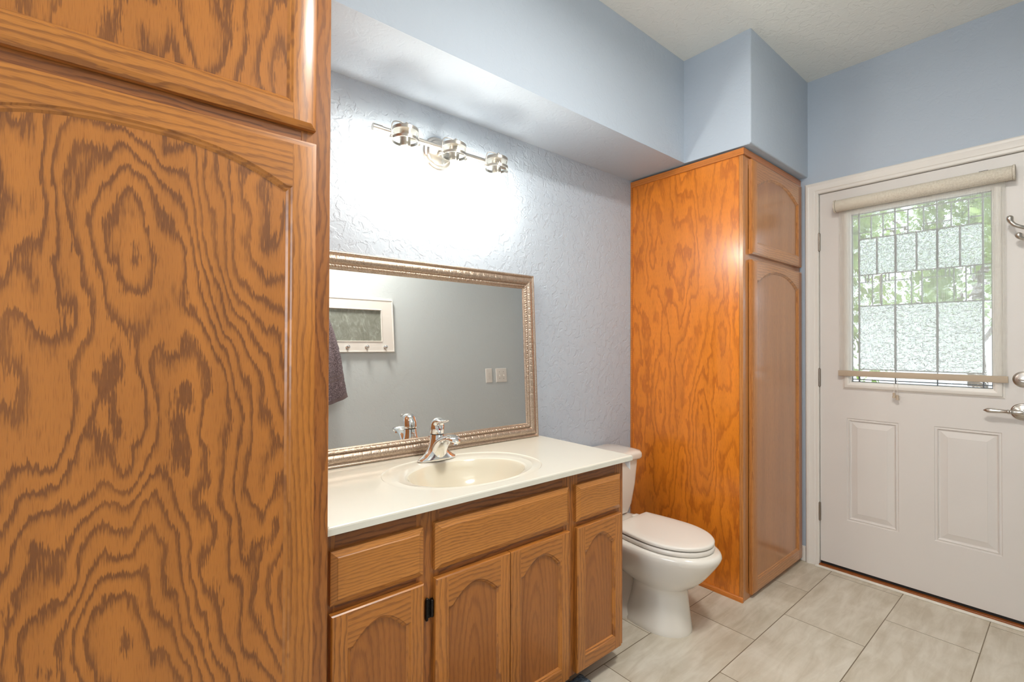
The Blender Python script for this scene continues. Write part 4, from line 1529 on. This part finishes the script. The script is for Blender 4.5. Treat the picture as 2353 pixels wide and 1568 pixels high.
loft(bm, [[(2.6135, YF + 0.0005, 1.0675), (2.7365, YF + 0.0005, 1.0675), (2.7365, YF + 0.0005, 1.1945), (2.6135, YF + 0.0005, 1.1945)],
          [(2.6135, YF + 0.003, 1.0675), (2.7365, YF + 0.003, 1.0675), (2.7365, YF + 0.003, 1.1945), (2.6135, YF + 0.003, 1.1945)],
          [(2.6175, YF + 0.006, 1.0715), (2.7325, YF + 0.006, 1.0715), (2.7325, YF + 0.006, 1.1905), (2.6175, YF + 0.006, 1.1905)]])
link('plate', bm, 'white', sw)
for x in (2.6515, 2.6985):
    bm = BM()
    box(bm, x - 0.005, x + 0.005, YF + 0.006, YF + 0.0075, 1.1185, 1.1435)
    loft(bm, [[(x - 0.004, YF + 0.0075, 1.1245), (x + 0.004, YF + 0.0075, 1.1245), (x + 0.004, YF + 0.0075, 1.1375), (x - 0.004, YF + 0.0075, 1.1375)],
              [(x - 0.003, YF + 0.018, 1.1185), (x + 0.003, YF + 0.018, 1.1185), (x + 0.003, YF + 0.018, 1.1265), (x - 0.003, YF + 0.018, 1.1265)]])
    link('toggle', bm, 'seat', sw)
    for z in (1.1005, 1.1615):
        bm = BM()
        lathe(bm, [(0.0035, 0.0), (0.003, 0.0012), (0.0, 0.0015)], (x, YF + 0.006, z), axis='y', n=12)
        link('screw', bm, 'hinge', sw, 40)

# bath mat
bm = BM()
ng = 60
rows = []
for j in range(ng + 1):
    row = []
    for i in range(ng + 1):
        u, v = i / ng, j / ng
        x, y = 0.62 + 0.70 * u, 0.70 + 0.485 * v
        ex = min(u, 1 - u) * 0.70
        ey = min(v, 1 - v) * 0.485
        e = min(1.0, min(ex, ey) / 0.02)
        z = 0.002 + 0.018 * math.sqrt(max(0, 1 - (1 - e) ** 2)) + 0.004 * e * mnoise.noise(Vector((x * 90, y * 90, 0)))
        row.append(bm.verts.new((x + 0.004 * mnoise.noise(Vector((x * 60, y * 60, 3))), y + 0.004 * mnoise.noise(Vector((x * 60, y * 60, 8))), z)))
    rows.append(row)
for a, b2 in zip(rows[:-1], rows[1:]):
    for i in range(ng):
        bm.faces.new([a[i], a[i + 1], b2[i + 1], b2[i]])
tag(link('bath_mat', bm, 'mat', None, 80), 'fluffy blue-grey bath mat on the tiles in front of the vanity', 'bath mat')

# made-up ceiling lamp, out of view, added to fill the room with light
cl = thing('added_ceiling_light', (1.15, 0.24, ZC), 'round frosted ceiling light added for fill, on the white ceiling above the vanity aisle', 'added ceiling lamp')
bm = BM()
lathe(bm, [(0.0, 0.0), (0.165, 0.0), (0.165, -0.022), (0.150, -0.026), (0.0, -0.026)], (1.15, 0.24, ZC - 0.0005), n=48)
link('canopy', bm, 'nickel', cl, 35)
bm = BM()
lathe(bm, [(0.148, -0.0265), (0.146, -0.040), (0.130, -0.062), (0.095, -0.080), (0.05, -0.089), (0.0, -0.091)], (1.15, 0.24, ZC - 0.0005), n=48)
link('diffuser', bm, 'added_ceil_glow', cl, 60)
la = light('added_ceiling_fill', 'AREA', (1.15, 0.24, ZC - 0.10), ADDED_CEILING_P, (1.0, 0.965, 0.91), 0.32, 0.32, direction=(0, 0, -1))  # fill light of the added ceiling lamp
la.data.shape = 'DISK'

# ================================================================== OUTDOORS
bm = BM()
box(bm, XD + T + 0.01, 45, -30, 30, -0.25, -0.12)
struct('ground', bm, 'ground')
fe = thing('garden_fence', (14.0, 1.0, -0.12), 'white board fence outside seen through the door glass', 'fence')
bm = BM()
for k in range(60):
    y = -8 + 0.3 * k
    box(bm, 14.0, 14.03, y + 0.004, y + 0.296, -0.12, 1.75)
link('boards', bm, 'fence', fe)
bm = BM()
for z in (0.2, 1.4):
    box(bm, 14.03, 14.08, -8, 10, z, z + 0.09)
link('rail', bm, 'fence', fe)


def tree(x, y, h, rad, z0, nleaf, label, seed):
    rnd = random.Random(seed)
    t = thing('garden_tree', (x, y, -0.12), label, 'tree', 'trees outside the door')
    bm = BM()
    tube(bm, smooth_path([(x, y, -0.12), (x + 0.08, y + 0.05, h * 0.25), (x - 0.05, y, h * 0.5), (x, y + 0.1, h * 0.85)], 5), [0.16 - 0.13 * i / 15 for i in range(16)], 10)
    for k in range(7):
        a = rnd.uniform(0, 6.28)
        zb2 = h * rnd.uniform(0.25, 0.6)
        l = rad * rnd.uniform(0.6, 0.9)
        tube(bm, smooth_path([(x, y, zb2), (x + l * 0.5 * math.cos(a), y + l * 0.5 * math.sin(a), zb2 + 0.25 * l), (x + l * math.cos(a), y + l * math.sin(a), zb2 + 0.7 * l)], 4), [0.06 - 0.045 * i / 8 for i in range(9)], 6)
    link('trunk', bm, 'bark', t, 60)
    bm = BM()
    clumps = [(rnd.uniform(-1, 1), rnd.uniform(-1, 1), rnd.uniform(0, 1)) for _ in range(26)]
    for i in range(nleaf):
        c = rnd.choice(clumps)
        p = Vector((x + (c[0] * 0.75 + rnd.gauss(0, 0.16)) * rad, y + (c[1] * 0.75 + rnd.gauss(0, 0.16)) * rad, z0 + (c[2] * 0.85 + rnd.gauss(0, 0.10)) * (h - z0)))
        s = rnd.uniform(0.05, 0.11)
        d = Vector((rnd.gauss(0, 1), rnd.gauss(0, 1), rnd.gauss(0, 1))).normalized()
        e = d.orthogonal().normalized()
        f = d.cross(e)
        bm.faces.new([bm.verts.new(p - e * s), bm.verts.new(p + f * s * 0.5 + d * s * 0.15), bm.verts.new(p + e * s), bm.verts.new(p - f * s * 0.5 + d * s * 0.15)])
    lf = link('foliage', bm, 'leaf', t, recalc=False)
    lf['kind'] = 'stuff'


tree(8.8, 2.7, 5.5, 1.1, 1.25, 3000, 'leafy green tree outside, behind the left part of the door glass', 3)
tree(12.2, 1.2, 5.0, 1.0, 1.85, 2600, 'leafy green tree outside, behind the middle of the door glass', 5)
tree(7.0, 0.1, 4.8, 0.7, 1.50, 2000, 'leafy green tree outside, behind the right part of the door glass', 11)
tree(18.0, 2.5, 8.0, 3.5, 2.6, 4200, 'tall leafy tree outside, rising beyond the white fence', 17)
